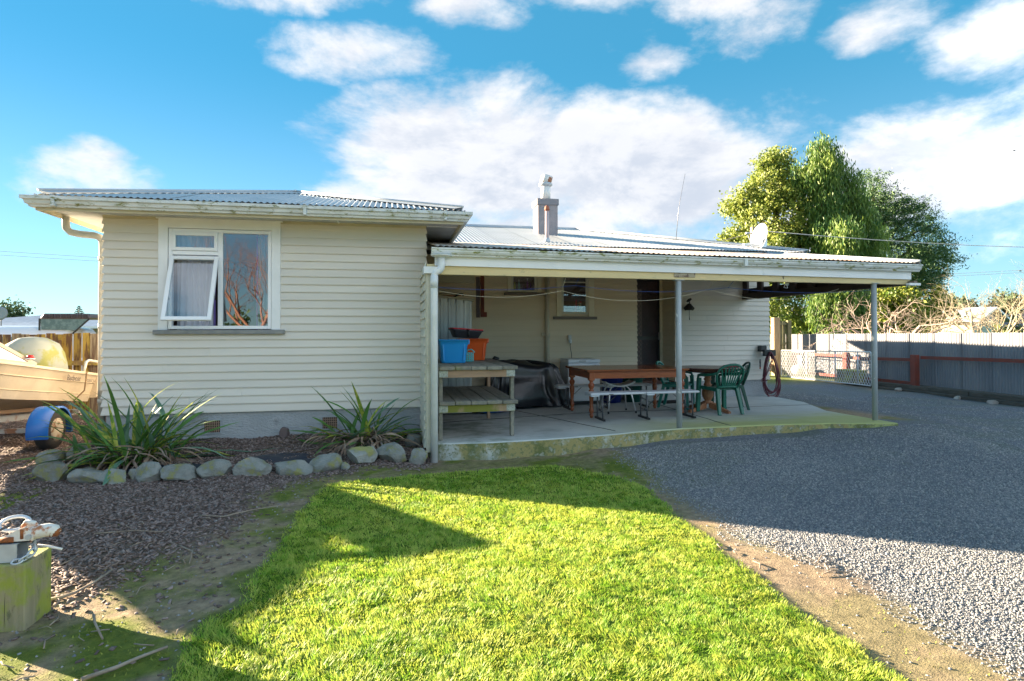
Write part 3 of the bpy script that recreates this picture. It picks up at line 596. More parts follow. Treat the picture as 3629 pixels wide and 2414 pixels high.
def bottle(x,y,z,r,h,col,lab,capc=None,grp='bottles on the kitchen window ledges'):
    t=thing('bottle',lab,'bottle',(x,y,z),0,grp)
    MB().lathe([(r*.9,0),(r,.01),(r,h*.55),(r*.85,h*.66),(r*.4,h*.78),(r*.4,h*.86)],n=10).build('body',M('b_'+lab.replace(' ','_')[:24],col,rough=.35),t)
    MB().lathe([(r*.46,h*.86),(r*.46,h)],n=10).build('cap',M('c_'+lab.replace(' ','_')[:24],capc or col,rough=.35),t)
MB().box(2.45,3.0,11.9,12.06,2.44,2.47).build('ledge',trim_m,house); MB().box(3.43,4.15,11.9,12.08,1.95,1.98).build('ledge',trim_m,house)
bottle(2.53,11.97,2.47,.028,.20,(.55,.50,.08),'yellow bottle leftmost in the small kitchen window')
bottle(2.62,11.97,2.47,.025,.25,(.35,.60,.55),'tall pale green bottle with white cap in the small kitchen window',(.7,.7,.68))
bottle(2.72,11.99,2.47,.025,.18,(.15,.05,.08),'dark maroon bottle in the middle of the small kitchen window')
bottle(2.80,11.97,2.47,.022,.28,(.30,.12,.35),'tall purple bottle with pale top in the small kitchen window',(.7,.7,.68))
bottle(2.87,11.99,2.47,.025,.19,(.22,.10,.28),'short violet bottle rightmost in the small kitchen window')
bottle(3.86,11.98,1.98,.032,.34,(.70,.04,.10),'bright pink bottle in the taller kitchen window')
bottle(3.96,11.98,1.98,.042,.31,(.62,.58,.45),'cream bottle with red cap in the taller kitchen window',(.6,.05,.05))
bx=thing('carton','pale teal carton lying on the taller kitchen window ledge','carton',(3.66,12.0,1.98)); MB().bbox(-.13,.13,-.04,.04,0,.085,.004).build('box',M('teal_card',(.12,.42,.36),rough=.5),bx); MB().box(-.06,.06,-.042,-.04,.02,.07).build('print',M('card_print',(.6,.62,.5),rough=.5),bx)
wr=thing('white_tray','white shallow tray along the bottom of the taller kitchen window','tray',(3.78,11.93,1.98)); MB().bbox(-.24,.24,-.03,.03,.0,.075,.006).build('tray',M('white_card',(.72,.78,.82),rough=.5),wr)
# ---- door in its alcove
def door():
    Y=12.5; D=MB(); 
    D.box(5.165,5.24,Y-.06,Y+.05,.5,2.9); D.box(5.99,6.065,Y-.06,Y+.05,.5,2.9); D.box(5.24,5.99,Y-.06,Y+.05,2.82,2.9)
    d=D.build('door',trim_m,house,label='dark security screen door inside a recess of the wall')
    MB().box(5.24,5.99,Y+.01,Y+.05,.52,2.82).build('door_leaf',M('dark_door',(.05,.03,.035),(.09,.05,.06),2,rough=.4),d)
    MB().box(5.40,5.58,Y+.0,Y+.009,.9,2.6).build('door_panel',M('pale_door_panel',(.22,.16,.15),rough=.5),d)
    f=MB(); frame(f,5.242,5.988,.53,2.81,.05,Y-.045,Y-.02); f.box(5.29,5.94,Y-.043,Y-.022,1.45,1.53); f.build('screen_frame',M('black_frame',(.015,.012,.015),rough=.35),d)
    g=MB(); p=.085
    for k in range(-32,24):
        for sg in (1,-1):
            x=5.29; pts=[]
            xa,xb,za,zb=5.29,5.94,.58,2.76
            z_a=za+k*p*1.2; 
            # line z = z_a + sg*1.25*(x-xa) (or mirrored), clipped to the panel
            c=[(xa,z_a if sg>0 else z_a+1.25*(xb-xa)),(xb,z_a+1.25*(xb-xa) if sg>0 else z_a)]
            (x1,z1),(x2,z2)=c
            def clip(x1,z1,x2,z2):
                t0,t1=0,1; dz=z2-z1
                for q,r in ((za,1),(zb,-1)):
                    if dz*r>0: t0=max(t0,(q-z1)/dz)
                    else: t1=min(t1,(q-z1)/dz)
                return (t0,t1) if t0<t1 else None
            r=clip(x1,z1,x2,z2)
            if r: g.beam((x1+(x2-x1)*r[0],Y-.032,z1+(z2-z1)*r[0]),(x1+(x2-x1)*r[1],Y-.032,z1+(z2-z1)*r[1]),.006,.006,(0,1,0))
    g.build('diamond_grille',M('grille_metal',(.04,.035,.04),rough=.4),d,kind='stuff')
    MB().box(5.95,5.985,Y-.08,Y-.045,1.45,1.62).build('door_handle',M('handle_metal',(.3,.3,.3),rough=.3,metal=1),d)
door()
MB().box(5.17,6.06,12.0,12.6,.1,.50).build('door_step',conc_m,house); MB().box(5.0,6.0,11.5,11.84,.1,.36).build('door_step',conc_m,house)
# small parts of the rear wall: old paint stripes left by a removed frame, blind box
for x,z0,z1,m in ((1.70,1.93,2.75,M('purple_grey_patch',(.12,.09,.10),rough=.8)),(1.79,1.94,2.90,M('red_primer',(.20,.05,.03),(.14,.04,.03),9,rough=.8)),(.58,2.2,2.9,MATS['purple_grey_patch'])):
    b=MB(); b.box(x,x+.075,11.806,11.817,z0,z1)
    if 'red' in m.name: b.box(x+.075,x+.13,11.808,11.817,z0,z0+.10)
    b.build('old_paint_strip',m,house)
MB().bbox(.62,1.66,11.74,11.82,2.62,2.80,.01).build('blind_box',M('blind_box_paint',(.50,.47,.36),rough=.5),house)
# ---- soffits, fascias, gutters
b=MB(); b.box(-4.20,1.00,8.14,8.70,3.19,3.205); b.box(-4.20,wx0,8.70,13.6,3.19,3.205); b.box(wx1+.002,1.00,8.70,11.25,3.19,3.205); b.build('soffit',soffit_m,house)
b=MB(); b.box(-.72,-.70,8.16,8.68,3.183,3.19); b.box(wx1,.98,8.69,8.72,3.183,3.19); b.build('soffit_strip',white_m,house)
MB().box(wx0-.02,wx1+.02,wy-.035,wy-.003,3.155,3.19).build('scotia',cream_m,house)
OG=[(0,0),(.045,0),(.052,.022),(.075,.034),(.085,.075),(.112,.085),(.112,.125),(.105,.125),(.105,.092),(.078,.085),(.0,.05)]
gp=[(-4.20,13.6,3.165),(-4.20,8.14,3.165),(1.0,8.14,3.165),(1.0,11.25,3.165)]
sweep([(p[0],p[1],p[2]) for p in gp],[( o,z) for o,z in OG],'gutter',gutter_m,house)
sweep(gp,[(-.025,-.035),(-.002,-.035),(-.002,.11),(-.025,.11)],'fascia',cream_m,house)
# gutter joiner brackets
for x in (-3.98,-1.1,.72): MB().box(x,x+.035,8.022,8.15,3.17,3.297).build('gutter_joiner',gutter_m,house)
# left side stack pipe and elbow
b=MB(); b.tube([(-4.16,8.75,3.17),(-4.16,8.75,3.10),(-4.16,8.76,3.02),(-4.12,8.78,2.97),(-4.02,8.8,2.95),(-3.86,8.82,2.94),(-3.80,8.83,2.92),(-3.765,8.84,2.86),(-3.765,8.84,2.7),(-3.765,8.84,.05)],.045,12)
b.build('downpipe',oldpipe_m,house)
for z in (2.6,1.7,.7): MB().tube([(-3.765,8.84,z),(-3.765,8.84,z+.06)],.05,12).build('pipe_collar',oldpipe_m,house)
# ---- roofs: every iron sheet its own mesh, clipped along hips
def sheets(u0,u1,v0,vlim,pos,mat,parent=house,width=.762,pitch=.076,amp=.009,sub=6,v_over=0,namep='roof_sheet',vstart=None):
    """u across the ribs, v up the slope; vlim(u) upper limit; pos(u,v,h) -> xyz"""
    n=int(round((u1-u0)/pitch))*sub; per=int(round(width/pitch))*sub; i=0
    while i<n:
        j=min(i+per,n); V=[];Fc=[]
        for k in range(i,j+1):
            u=u0+(u1-u0)*k/n; h=amp*math.cos(2*PI*k/sub)+.004*((i//per)%2)
            va=v0 if vstart is None else vstart(u); vb=max(vlim(u),va+1e-3)
            for q in range(3): V.append(pos(u,va+(vb-va)*q/2,h))
        for k in range(j-i):
            for q in range(2): a=k*3+q; Fc.append((a,a+3,a+4,a+1))
        b=MB(); b.add(V,Fc,False); b.build(namep,mat,parent); i=j
S1=.277   # wing roof slope
wl0,wl1,wf=-4.20,1.02,8.10; wc=(wl0+wl1)/2; wh=(wl1-wl0)/2; WZ=3.315
sheets(wl0,wl1,wf,lambda u: wf+wh-abs(u-wc),lambda u,v,h:(u,v,WZ+(v-wf)*S1+h),roof_m)
sheets(wf,14.2,0,lambda u: min(wh,u-wf),lambda u,v,h:(wl1-v,u,WZ+v*S1+h),roof_m)
sheets(wf,14.2,0,lambda u: min(wh,u-wf),lambda u,v,h:(wl0+v,u,WZ+v*S1+h),roof_m)
MZ,S2=3.34,.26; mx0,mx1,mf,mw_=-4.2,8.92,11.22,4.03
sheets(.55,mx1,mf,lambda u: mf+min(mw_,mx1-u),lambda u,v,h:(u,v,MZ+(v-mf)*S2+h),roof_m)
sheets(mf,mf+2*mw_,0,lambda u: mw_-abs(u-mf-mw_),lambda u,v,h:(mx1-v,u,MZ+v*S2+h),roof_m)
b=MB(); rz=MZ+mw_*S2; b.add([(mx0,mf+2*mw_,MZ),(mx1,mf+2*mw_,MZ),(mx1-mw_,mf+mw_,rz),(mx0+mw_,mf+mw_,rz)],[(0,1,2,3)]); b.add([(mx0,12.9,MZ+.3),(mx0,mf+2*mw_,MZ),(mx0+mw_,mf+mw_,rz)],[(0,1,2)]); b.add([(mx0,12.9,MZ+.3),(mx0+mw_,mf+mw_,rz),(wc,14,3.98)],[(0,1,2)]);b.build('roof_sheet',roof_m,house)
def cap(a,b_,d1,d2,w=.15,name='ridge_cap'):
    a=Vector(a);b_=Vector(b_); m=MB(); v=[]; t=.02
    for p in (a,b_):
        for q in (d1,None,d2):
            v.append(p+Vector((0,0,.035)) if q is None else p+Vector(q)*w+Vector((0,0,.012)))
    m.add(v,[(0,1,4,3),(1,2,5,4)]); m.tube([a+Vector((0,0,.04)),b_+Vector((0,0,.04))],.018,6); m.build(name,flash_m,house)
az=WZ+wh*S1
cap((wc,wf+wh,az),(wl0+.03,wf+.03,WZ+.02),(1,0,S1*-0),( -0,1,0),.12)
cap((wc,wf+wh,az),(wl1-.03,wf+.03,WZ+.02),(-1,0,0),(0,1,0),.12)
cap((wc,wf+wh-.05,az),(wc,14.0,az),(-1,0,-S1),(1,0,-S1),.18)
cap((mx1-mw_+.05,mf+mw_,rz),(mx0+mw_,mf+mw_,rz),(0,-1,-S2),(0,1,-S2),.18)
cap((mx1-mw_,mf+mw_,rz),(mx1-.03,mf+.03,MZ+.02),(-1,0,0),(0,1,0),.14)
cap((mx1-mw_,mf+mw_,rz),(mx1-.03,mf+2*mw_-.03,MZ+.02),(-1,0,0),(0,-1,0),.14)
# eave boards of main roof
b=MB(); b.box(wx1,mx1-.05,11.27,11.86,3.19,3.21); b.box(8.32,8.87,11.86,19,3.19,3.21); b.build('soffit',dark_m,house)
sweep([(5,11.27,3.2),(8.87,11.27,3.2),(8.87,19.2,3.2)],[(-.02,-.03),(0,-.03),(0,.12),(-.02,.12)],'fascia',white_m,house)
# lower rear wing behind the main roof
b=MB(); b.box(3.0,8.28,18.62,22.2,.0,3.2); b.build('rear_wing_wall',board_m,house)
MB().add([(2.6,19.2,3.62),(8.9,19.2,3.34),(8.9,22.7,3.34),(2.6,22.7,3.62),(2.6,19.2,3.70),(8.9,19.2,3.42),(8.9,22.7,3.42),(2.6,22.7,3.70)],[(0,3,2,1),(4,5,6,7),(0,1,5,4),(1,2,6,5),(2,3,7,6),(3,0,4,7)]).build('rear_wing_roof',roof_m,house)
# ---- carport
def gz(x): return -.0095*(x-.53)
cs=.165
sheets(.55,7.86,7.49,lambda u: 11.30,lambda u,v,h:(u,v,2.735+gz(u)+(v-7.49)*cs+h),cproof_m,namep='carport_sheet')
cap((7.86,7.50,2.735+gz(7.86)),(7.86,11.3,2.735+gz(7.86)+3.8*cs),(-1,0,0),(0,0,-.5),.12,'barge_flashing')
CG=[(0,0),(.06,0),(.066,.02),(.085,.03),(.10,.055),(.10,.075),(.118,.082),(.118,.10),(.106,.10),(.09,.085),(.07,.03),(0,.03)]
def xrun(x0,x1,y0,prof,zf,name,m,n=1,**k):
    """profile (out towards -Y, z) run along X with a falling height"""
    v=[];f=[];q=len(prof)
    for x in (x0,x1):
        for o,z in prof: v.append((x,y0-o,z+zf(x)))
    for j in range(q): k2=(j+1)%q; f.append((j,q+j,q+k2,k2))
    f+=[tuple(range(q)),tuple(range(2*q-1,q-1,-1))]; return MB().add(v,f).build(name,m,house,**k)
xrun(.51,4.9,7.58,CG,lambda x:2.612+gz(x),'gutter',gutter2_m); xrun(4.903,7.87,7.58,CG,lambda x:2.612+gz(x),'gutter',gutter2_m)
MB().box(4.88,4.93,7.455,7.582,2.56,2.672).build('gutter_joiner',gutter2_m,house)
xrun(.56,5.25,7.585,[(0,-.005),(.0,.115),(-.02,.115),(-.02,-.005)],lambda x:2.50+gz(x),'fascia',white_m); xrun(5.253,7.78,7.585,[(0,-.005),(.0,.115),(-.02,.115),(-.02,-.005)],lambda x:2.50+gz(x),'fascia',white_m)
beam_m=M('knotty_painted_beam',(.74,.60,.32),(.66,.53,.28),2,rough=.6,bump=.35,bscale=25,stretch=(.4,1,3),spots=(((.10,.06,.04),6,.70,.74,(1,1,1)),((.28,.24,.15),11,.62,.75,(.5,1,2))))
xrun(.46,4.02,7.615,[(0,0),(0,.13),(-.09,.13),(-.09,0)],lambda x:2.385-.0045*(x-.5),'beam',beam_m); xrun(4.023,7.78,7.615,[(0,0),(0,.13),(-.09,.13),(-.09,0)],lambda x:2.385-.0045*(x-.5),'beam',beam_m)
MB().box(3.88,4.20,7.605,7.614,2.40,2.46).build('beam_plate',M('flaking_plate',(.40,.34,.24),(.16,.11,.08),9,.55,.62,rough=.7),house)
# purlins, rafters and the boarded side beam
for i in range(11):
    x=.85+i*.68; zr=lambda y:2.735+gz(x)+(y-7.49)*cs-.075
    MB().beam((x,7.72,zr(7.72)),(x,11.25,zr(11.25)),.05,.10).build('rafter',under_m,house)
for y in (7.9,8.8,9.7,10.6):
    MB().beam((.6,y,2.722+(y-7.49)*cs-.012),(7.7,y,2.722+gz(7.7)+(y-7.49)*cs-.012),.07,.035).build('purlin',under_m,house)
def hexy(x0,x1,y0,y1,za0,za1,zb0,zb1): return MB().hexa([(x0,y0,za0),(x1,y0,za0),(x1,y1,zb0),(x0,y1,zb0),(x0,y0,za1),(x1,y0,za1),(x1,y1,zb1),(x0,y1,zb1)])
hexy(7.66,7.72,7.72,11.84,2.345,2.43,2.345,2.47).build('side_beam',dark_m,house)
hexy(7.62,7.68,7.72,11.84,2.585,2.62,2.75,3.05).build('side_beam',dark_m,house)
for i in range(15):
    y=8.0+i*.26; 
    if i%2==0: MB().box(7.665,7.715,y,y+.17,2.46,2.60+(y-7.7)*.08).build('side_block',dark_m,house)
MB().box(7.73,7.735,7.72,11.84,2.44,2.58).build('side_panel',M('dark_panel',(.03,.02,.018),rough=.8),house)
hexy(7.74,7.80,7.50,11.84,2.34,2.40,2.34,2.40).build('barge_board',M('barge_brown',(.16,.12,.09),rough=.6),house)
MB().box(7.60,7.80,7.44,7.50,2.325,2.36).build('beam_end',white_m,house)
# posts
for x,y in ((3.969,7.655),(7.17,7.65)):
    p=MB().tube([(x,y,zp(x,y)-.02),(x,y,2.37)],.0385,16); p.build('post',post_m,house)
    MB().box(x-.07,x+.07,y-.05,y+.05,2.36,2.368).build('post_bracket',post_m,house)
# downpipe at the left end
MB().tube([(.64,7.53,2.60),(.64,7.53,2.50),(.635,7.53,2.46),(.615,7.53,2.43),(.57,7.53,2.405),(.553,7.53,2.385),(.548,7.53,2.34),(.548,7.53,.0)],.047,14).build('downpipe',pipe_m,house)
MB().lathe([(.03,0),(.055,.02),(.13,.035),(.13,.045)],(.64,7.53,2.575),14).build('gutter_outlet',gutter2_m,house)
MB().tube([(.548,7.53,2.20),(.548,7.53,2.36)],.050,14).build('pipe_collar',pipe_m,house)
# cream pipe on the rear wall
MB().tube([(3.17,11.78,.3),(3.17,11.78,3.1)],.048,12).build('wall_pipe',creampipe_m,house); MB().lathe([(.05,0),(.062,.01),(.062,.09),(.05,.1)],(3.17,11.78,1.52),12).build('pipe_collar',creampipe_m,house); MB().box(3.05,3.12,11.76,11.8,1.56,1.62).build('pipe_clip',creampipe_m,house)
# chimney, flue, vent pipe, aerial
ch=MB(); ch.box(3.42,3.90,13.5,13.98,3.6,4.64); chim=ch.build('chimney',M('roughcast_chimney',(.36,.32,.34),(.28,.26,.28),3,rough=.9,bump=.8,bscale=25,bdist=.02),house)
MB().box(3.395,3.925,13.475,14.005,4.64,4.79).build('chimney_cap',M('chimney_cap_grey',(.24,.23,.26),rough=.8),chim,bev=.008)
flm=M('painted_flue',(.72,.73,.74),(.50,.52,.56),7,.6,.66,rough=.5)
fl=MB().tube([(3.66,13.72,4.79),(3.66,13.72,5.16)],.118,18).build('flue',flm,house)
MB().lathe([(.12,0),(.165,.03),(.165,.07),(.13,.10)],(3.66,13.72,5.12),18).build('flue_collar',flash_m,fl); 
MB().tube([(3.66,13.72,5.20),(3.70,13.72,5.38)],.14,18).build('flue_cowl',M('rusty_cowl',(.70,.70,.70),(.30,.12,.06),5,.5,.56,rough=.6),fl)
vp=MB().tube([(3.18,11.8,3.3),(3.18,11.8,4.14)],.042,12).build('vent_pipe',M('mauve_pipe',(.46,.38,.40),rough=.5),house)
MB().lathe([(.05,0),(.055,.04),(.045,.09),(.02,.11)],(3.18,11.8,4.14),12).build('wire_balloon',M('rust_wire',(.30,.10,.06),rough=.7),vp)
MB().lathe([(.10,-.03),(.06,.05),(.044,.09)],(3.18,11.8,3.49),12).build('pipe_boot',flash_m,vp)
MB().tube([(6.67,13.0,3.7),(6.76,13.0,4.6),(6.93,13.0,5.42)],[.008,.006,.004],6).build('aerial',M('aerial_metal',(.25,.25,.27),rough=.4,metal=.8),house)
MB().tube([(2.36,11.83,2.84),(2.36,11.84,2.86)],.01).build('nail',dark_m,house)
# ------------------------------------------------ things on the patio
def pz(x,y): return zp(x,y)
# timber potting bench
def potting_bench():
    t=thing('potting_bench','weathered two tier timber bench of thick planks behind the white downpipe','bench')
    x0,x1,y0,y1=.625,1.672,7.70,9.86; z1=1.193; pw=(x1-x0)/5
    for tier,(zt,xa) in enumerate(((z1,x0),(.735,x0))):
        for i in range(5):
            a=x0+i*pw+.003; b_=x0+(i+1)*pw-.003; dz=random.uniform(-.003,.003); dy=random.uniform(-.012,.012)
            MB().bbox(a,b_,y0+dy,y1+dy,zt-.048+dz,zt+dz,.006).build('plank',tim_m,t)
    rail_m=M('pine_rail',(.38,.25,.16),(.30,.21,.14),5,rough=.8,stretch=(1,6,6),bump=.2,bscale=30,rnd=.08)
    mrail=M('mossy_rail',(.33,.23,.15),(.17,.18,.03),3,.4,.55,rough=.85,stretch=(1,1,.6))
    for (xx,zt,m) in ((0,z1-.052,rail_m),(0,.735-.052,mrail)):
        MB().box(x0+.02,x1-.035,y0+.045,y0+.09,zt-.095,zt).build('rail',m,t); MB().box(x0+.02,x1-.035,y1-.09,y1-.045,zt-.095,zt).build('rail',rail_m,t)
        for q in ((x0+.0,x0+.115),(x1-.15,x1-.035)):
            b=MB(); 
            for k in range(4):
                for j in range(5): b.box(q[0]+.004+k*.028,q[0]+.026+k*.028,y0+.041,y0+.045,zt-.085+j*.016,zt-.074+j*.016)
            b.box(q[0],q[1],y0+.042,y0+.0448,zt-.09,zt-.004); b.build('nail_plate',M('nail_plate_metal',(.42,.46,.44),(.25,.28,.26),60,rough=.5,metal=.5),t)
    for (xx,yy) in ((x0+.005,y0+.09),(x1-.085,y0+.09),(x0+.005,y1-.135),(x1-.085,y1-.135)):
        z0=pz(xx,yy); MB().box(xx,xx+.048,yy+.001,yy+.09,z0,.683).build('leg',tim_m if yy<8.5 else rail_m,t,bev=.003); MB().box(xx,xx+.048,yy+.001,yy+.09,.736,z1-.05).build('leg',tim_m if yy<8.5 else rail_m,t,bev=.003)
potting_bench()
# tubs
def rrect(w,d,r,n=4):
    p=[]
    for cx,cy,a0 in ((w/2-r,d/2-r,0),(-w/2+r,d/2-r,90),(-w/2+r,-d/2+r,180),(w/2-r,-d/2+r,270)):
        for k in range(n+1): a=R_(a0+90*k/n); p.append((cx+r*math.cos(a),cy+r*math.sin(a)))
    return p
def loft(rings,capb=True,capt=False,b=None):
    b=b or MB(); n=len(rings[0]); v=[q for r in rings for q in r]; f=[]
    for i in range(len(rings)-1):
        for k in range(n): k2=(k+1)%n; f.append((i*n+k,i*n+k2,(i+1)*n+k2,(i+1)*n+k))
    b.add(v,f,True)
    if capb: b.add(rings[0],[tuple(range(n-1,-1,-1))])
    if capt: b.add(rings[-1],[tuple(range(n))])
    return b
def tub(name,label,loc,rz,w,d,h,col,lid=None,group=None):
    t=thing(name,label,'tub',loc,rz,group); m=M(name+'_plastic_'+str(int(col[0]*1000)),col,rough=.35)
    rg=[]
    for z,k,r in ((0,.78,.05),(.015,.82,.06),(h*.75,.93,.05),(h*.78,.96,.04),(h*.97,.985,.04),(h*.97,1.06,.05),(h,1.07,.05),(h,1.01,.045),(h*.9,.95,.045),(.03,.8,.05)):
        rg.append([(x,y,z) for x,y in rrect(w*k,d*k,r)])
    loft(rg,True,True).build('body',m,t)
    for sx in (-1,1): MB().bbox(sx*w*.53-.012,sx*w*.53+.012,-d*.2,d*.2,h*.80,h*.97,.004).build('handle',m,t)
    for sx in (-1,1): MB().beam((sx*w*.33,-d*.452,h*.1),(sx*w*.36,-d*.475,h*.8),.02,.012,(0,1,0)).build('rib',m,t)
    return t
blue=tub('storage_tub','bright blue plastic tub standing on the timber bench beside the downpipe',(.90,8.66,1.196),0,.43,.40,.335,(.02,.30,.72))
orange=tub('storage_tub','orange red plastic tub at the back of the timber bench',(1.28,9.36,1.196),0,.46,.40,.34,(.62,.10,.02))
tr=thing('tool_tray','dark grey tray with red rim tipped on top of the orange tub','tray',(1.17,9.34,1.545)); tr.rotation_euler=(0,R_(4),R_(8))
loft([[(x,y,z) for x,y in rrect(.5*k,.34*k,.03)] for z,k in ((0,.72),(.11,.93),(.115,1.0),(.13,1.0),(.13,.95),(.02,.73))],True,True).build('body',M('charcoal_plastic',(.06,.07,.09),rough=.4),tr)
loft([[(x,y,z) for x,y in rrect(.5*k,.34*k,.03)] for z,k in ((.131,.99),(.15,.99),(.15,.94),(.131,.94),(.131,.99))],False).build('rim',M('red_plastic',(.60,.02,.03),rough=.35),tr)
MB().tube([(-.02,-.17,.13),(.0,-.19,.09),(.0,-.185,.02)],[.018,.014,.02],6).build('handle',black_m,tr)
bk=thing('peg_basket','small turquoise slotted basket between the blue and orange tubs','basket',(1.19,8.98,1.196),R_(-10)); bm_=M('turquoise_plastic',(.08,.55,.58),rough=.35)
b=MB(); w_,h_=.12,.13
for sy in (-.05,.05):
    for i in range(5): b.box(-w_/2+i*.0275,-w_/2+.012+i*.0275,sy-.002,sy+.002,0,h_)
    for j in range(5): b.box(-w_/2,w_/2,sy-.003,sy+.003,j*.03,j*.03+.012)
for sx in (-w_/2,w_/2): b.box(sx-.002,sx+.002,-.05,.05,0,h_)
b.box(-w_/2,w_/2,-.05,.05,0,.004); b.build('basket_body',bm_,bk)
MB().tube([(-.05,0,h_),(-.02,0,h_+.045),(.03,0,h_+.05),(.065,0,h_+.02),(.075,0,h_)],.010,6).build('handle',bm_,bk)
# galvanised locker
lk=thing('metal_locker','galvanised ribbed metal locker with sloping top behind the timber bench','locker'); gm2=M('locker_zinc',(.42,.44,.44),(.32,.34,.35),5,rough=.35,metal=.45,stretch=(1,1,.3),rnd=.06)
def zt(x): return 2.29-(x-.62)*.10
for i in range(6):
    xa=.60+i*.142; xb=xa+.126; MB().hexa([(xa,10.60,.23),(xb,10.60,.23),(xb,10.63,.23),(xa,10.63,.23),(xa,10.60,zt(xa)-.01),(xb,10.60,zt(xb)-.01),(xb,10.63,zt(xb)-.01),(xa,10.63,zt(xa)-.01)]).build('rib_panel',gm2,lk)
    MB().box(xa+.05,xa+.066,10.59,10.60,.24,zt(xa)-.03).build('rib',gm2,lk)
MB().box(.58,1.44,10.635,11.7,.23,2.16).build('cabinet',gm2,lk)
MB().hexa([(.55,10.55,zt(.55)-.01),(1.48,10.55,zt(1.48)-.01),(1.48,11.75,zt(1.48)-.01),(.55,11.75,zt(.55)-.01),(.55,10.55,zt(.55)+.03),(1.48,10.55,zt(1.48)+.03),(1.48,11.75,zt(1.48)+.03),(.55,11.75,zt(.55)+.03)]).build('locker_top',M('locker_top_paint',(.40,.36,.27),rough=.6),lk)
MB().box(1.40,1.44,10.58,10.63,.22,zt(1.42)-.01).build('corner_post',gm2,lk); MB().box(.58,1.44,10.56,10.63,.19,.23).build('base_rail',gm2,lk)
cb=thing('cable_coil','small coil of orange and black cable lying on the locker top','cable',(1.22,10.72,zt(1.22)+.035)); 
MB().tube([(.09*math.cos(a/9*2*PI),.05*math.sin(a/9*2*PI),.04+.03*math.sin(a)) for a in range(9)],.012,6,closed=True).build('loop',black_m,cb); MB().tube([(-.45,.02,.015),(-.25,-.02,.03),(-.1,0,.03),(.05,.02,.05)],.012,6).build('cord',M('orange_cord',(.4,.10,.03),rough=.6),cb)
# tarpaulin covered barbecue
def tarp():
    t=thing('covered_barbecue','barbecue hidden under a creased black tarpaulin beside the cream wall pipe','barbecue'); nu,nv=96,22; V=[];Fc=[]
    cx,cy=2.58,11.38
    for j in range(nv+1):
        s=j/nv
        for i in range(nu):
            a=2*PI*i/nu; ca,sa=math.cos(a),math.sin(a); p=2/5
            ex=abs(ca)**p*(1 if ca>=0 else -1); ey=abs(sa)**p*(1 if sa>=0 else -1)
            if s<.25: k=s/.25; rad=k*.96; z=1.055+.0*k-.035*k*k+.02*math.sin(a*3+k*4); fl=.006
            else:
                k=(s-.25)/.75; rad=.96+.22*k**1.3+.03*math.sin(k*3); z=1.0-(.80)*k; fl=.012+.045*k
            hw=.66+ (0.10*max(0,ca))*( (s-.25)/.75 if s>.25 else 0); hd=.36
            fold=fl*(math.sin(a*13+4.5*s)+.7*math.sin(a*23-6*s+1)+.6*math.sin(a*7-s*8))
            swag=.006*math.sin(s*26+ca*5+math.sin(a*5))*(1 if s>.25 else .3)
            x=cx+ex*(hw*rad+fold*.7)+.0*ca; y=cy+ey*(hd*rad+fold)+swag*ey*.8; z2=z+.02*math.sin(a*7+s*11)+ (.06*(cx-x) if s<=.3 else .06*(cx-x)*(1-(s-.3)/.7))
            V.append((x,y,max(z2,.22)))
    for j in range(nv):
        for i in range(nu): i2=(i+1)%nu; Fc.append((j*nu+i,j*nu+i2,(j+1)*nu+i2,(j+1)*nu+i))
    MB().add(V,Fc,True).build('tarpaulin',M('black_tarpaulin',(.012,.015,.022),rough=.32,bump=.5,bscale=18,spec=.7),t)
    for x in (2.3,2.85): MB().lathe([(.025,-.012),(.03,0),(.025,.012)],(x,10.99,.235),10).build('castor',black_m,t)
    MB().tube([(1.95,11.35,1.08),(2.0,11.33,1.13),(2.08,11.33,1.12)],[.03,.05,.02],8).build('tied_corner',MATS['black_tarpaulin'],t)
tarp()
bt=thing('blue_basin','shallow blue basin on the floor beneath the timber bench','basin',(1.78,10.75,.19)); MB().lathe([(.28,0),(.36,.02),(.38,.14),(.40,.15),(.36,.14),(.33,.03)],n=20).build('basin',M('blue_basin_plastic',(.02,.12,.42),rough=.4),bt)
# chest freezer
fz=thing('chest_freezer','old white chest freezer with raised lid handle against the rear wall','freezer',(3.44,11.2,.215)); fm=M('white_enamel',(.80,.83,.88),(.72,.76,.82),3,rough=.35)
MB().bbox(0,.66,.0,.58,.05,.80,.012).build('body',fm,fz); MB().bbox(-.006,.666,-.012,.585,.805,.875,.012).build('lid',fm,fz); MB().bbox(.22,.36,-.03,-.012,.825,.855,.004).build('handle',M('freezer_handle',(.5,.52,.54),rough=.4),fz)
MB().box(.02,.64,.03,.55,.0,.05).build('plinth',black_m,fz); MB().box(.50,.64,-.003,.0,.68,.765).build('rating_sticker',M('sticker_white',(.62,.64,.66),rough=.6),fz)
b=MB(); b.lathe([(.032,0),(.032,.002)],n=12); o=b.build('sticker_print',M('sticker_print',(.10,.12,.14),rough=.6),fz,(.56,-.004,.73)); o.rotation_euler=(R_(90),0,0)
MB().box(.505,.635,-.0045,-.003,.685,.70).build('sticker_print',MATS['sticker_print'],fz); MB().lathe([(.02,0),(.02,.01)],(.6,-.005,.16),8).build('drain_cap',M('cream_cap',(.6,.58,.5)),fz)
sk=thing('power_socket','white outdoor power socket with plug on the wall above the freezer','socket',(3.655,11.82,1.40)); MB().bbox(-.035,.035,-.05,.0,.06,.17,.008).build('socket_box',M('grey_socket',(.58,.60,.62),rough=.4),sk); MB().bbox(-.022,.032,-.085,-.02,.0,.075,.008).build('plug',M('white_plug',(.66,.70,.74),rough=.4),sk)
cdp=[(.005,-.06,0),(.0,-.06,-.04),(.012,-.055,-.12),(.03,-.05,-.2),(.035,-.05,-.32)]; MB().tube(cdp,.006,6).build('cord',black_m,sk)
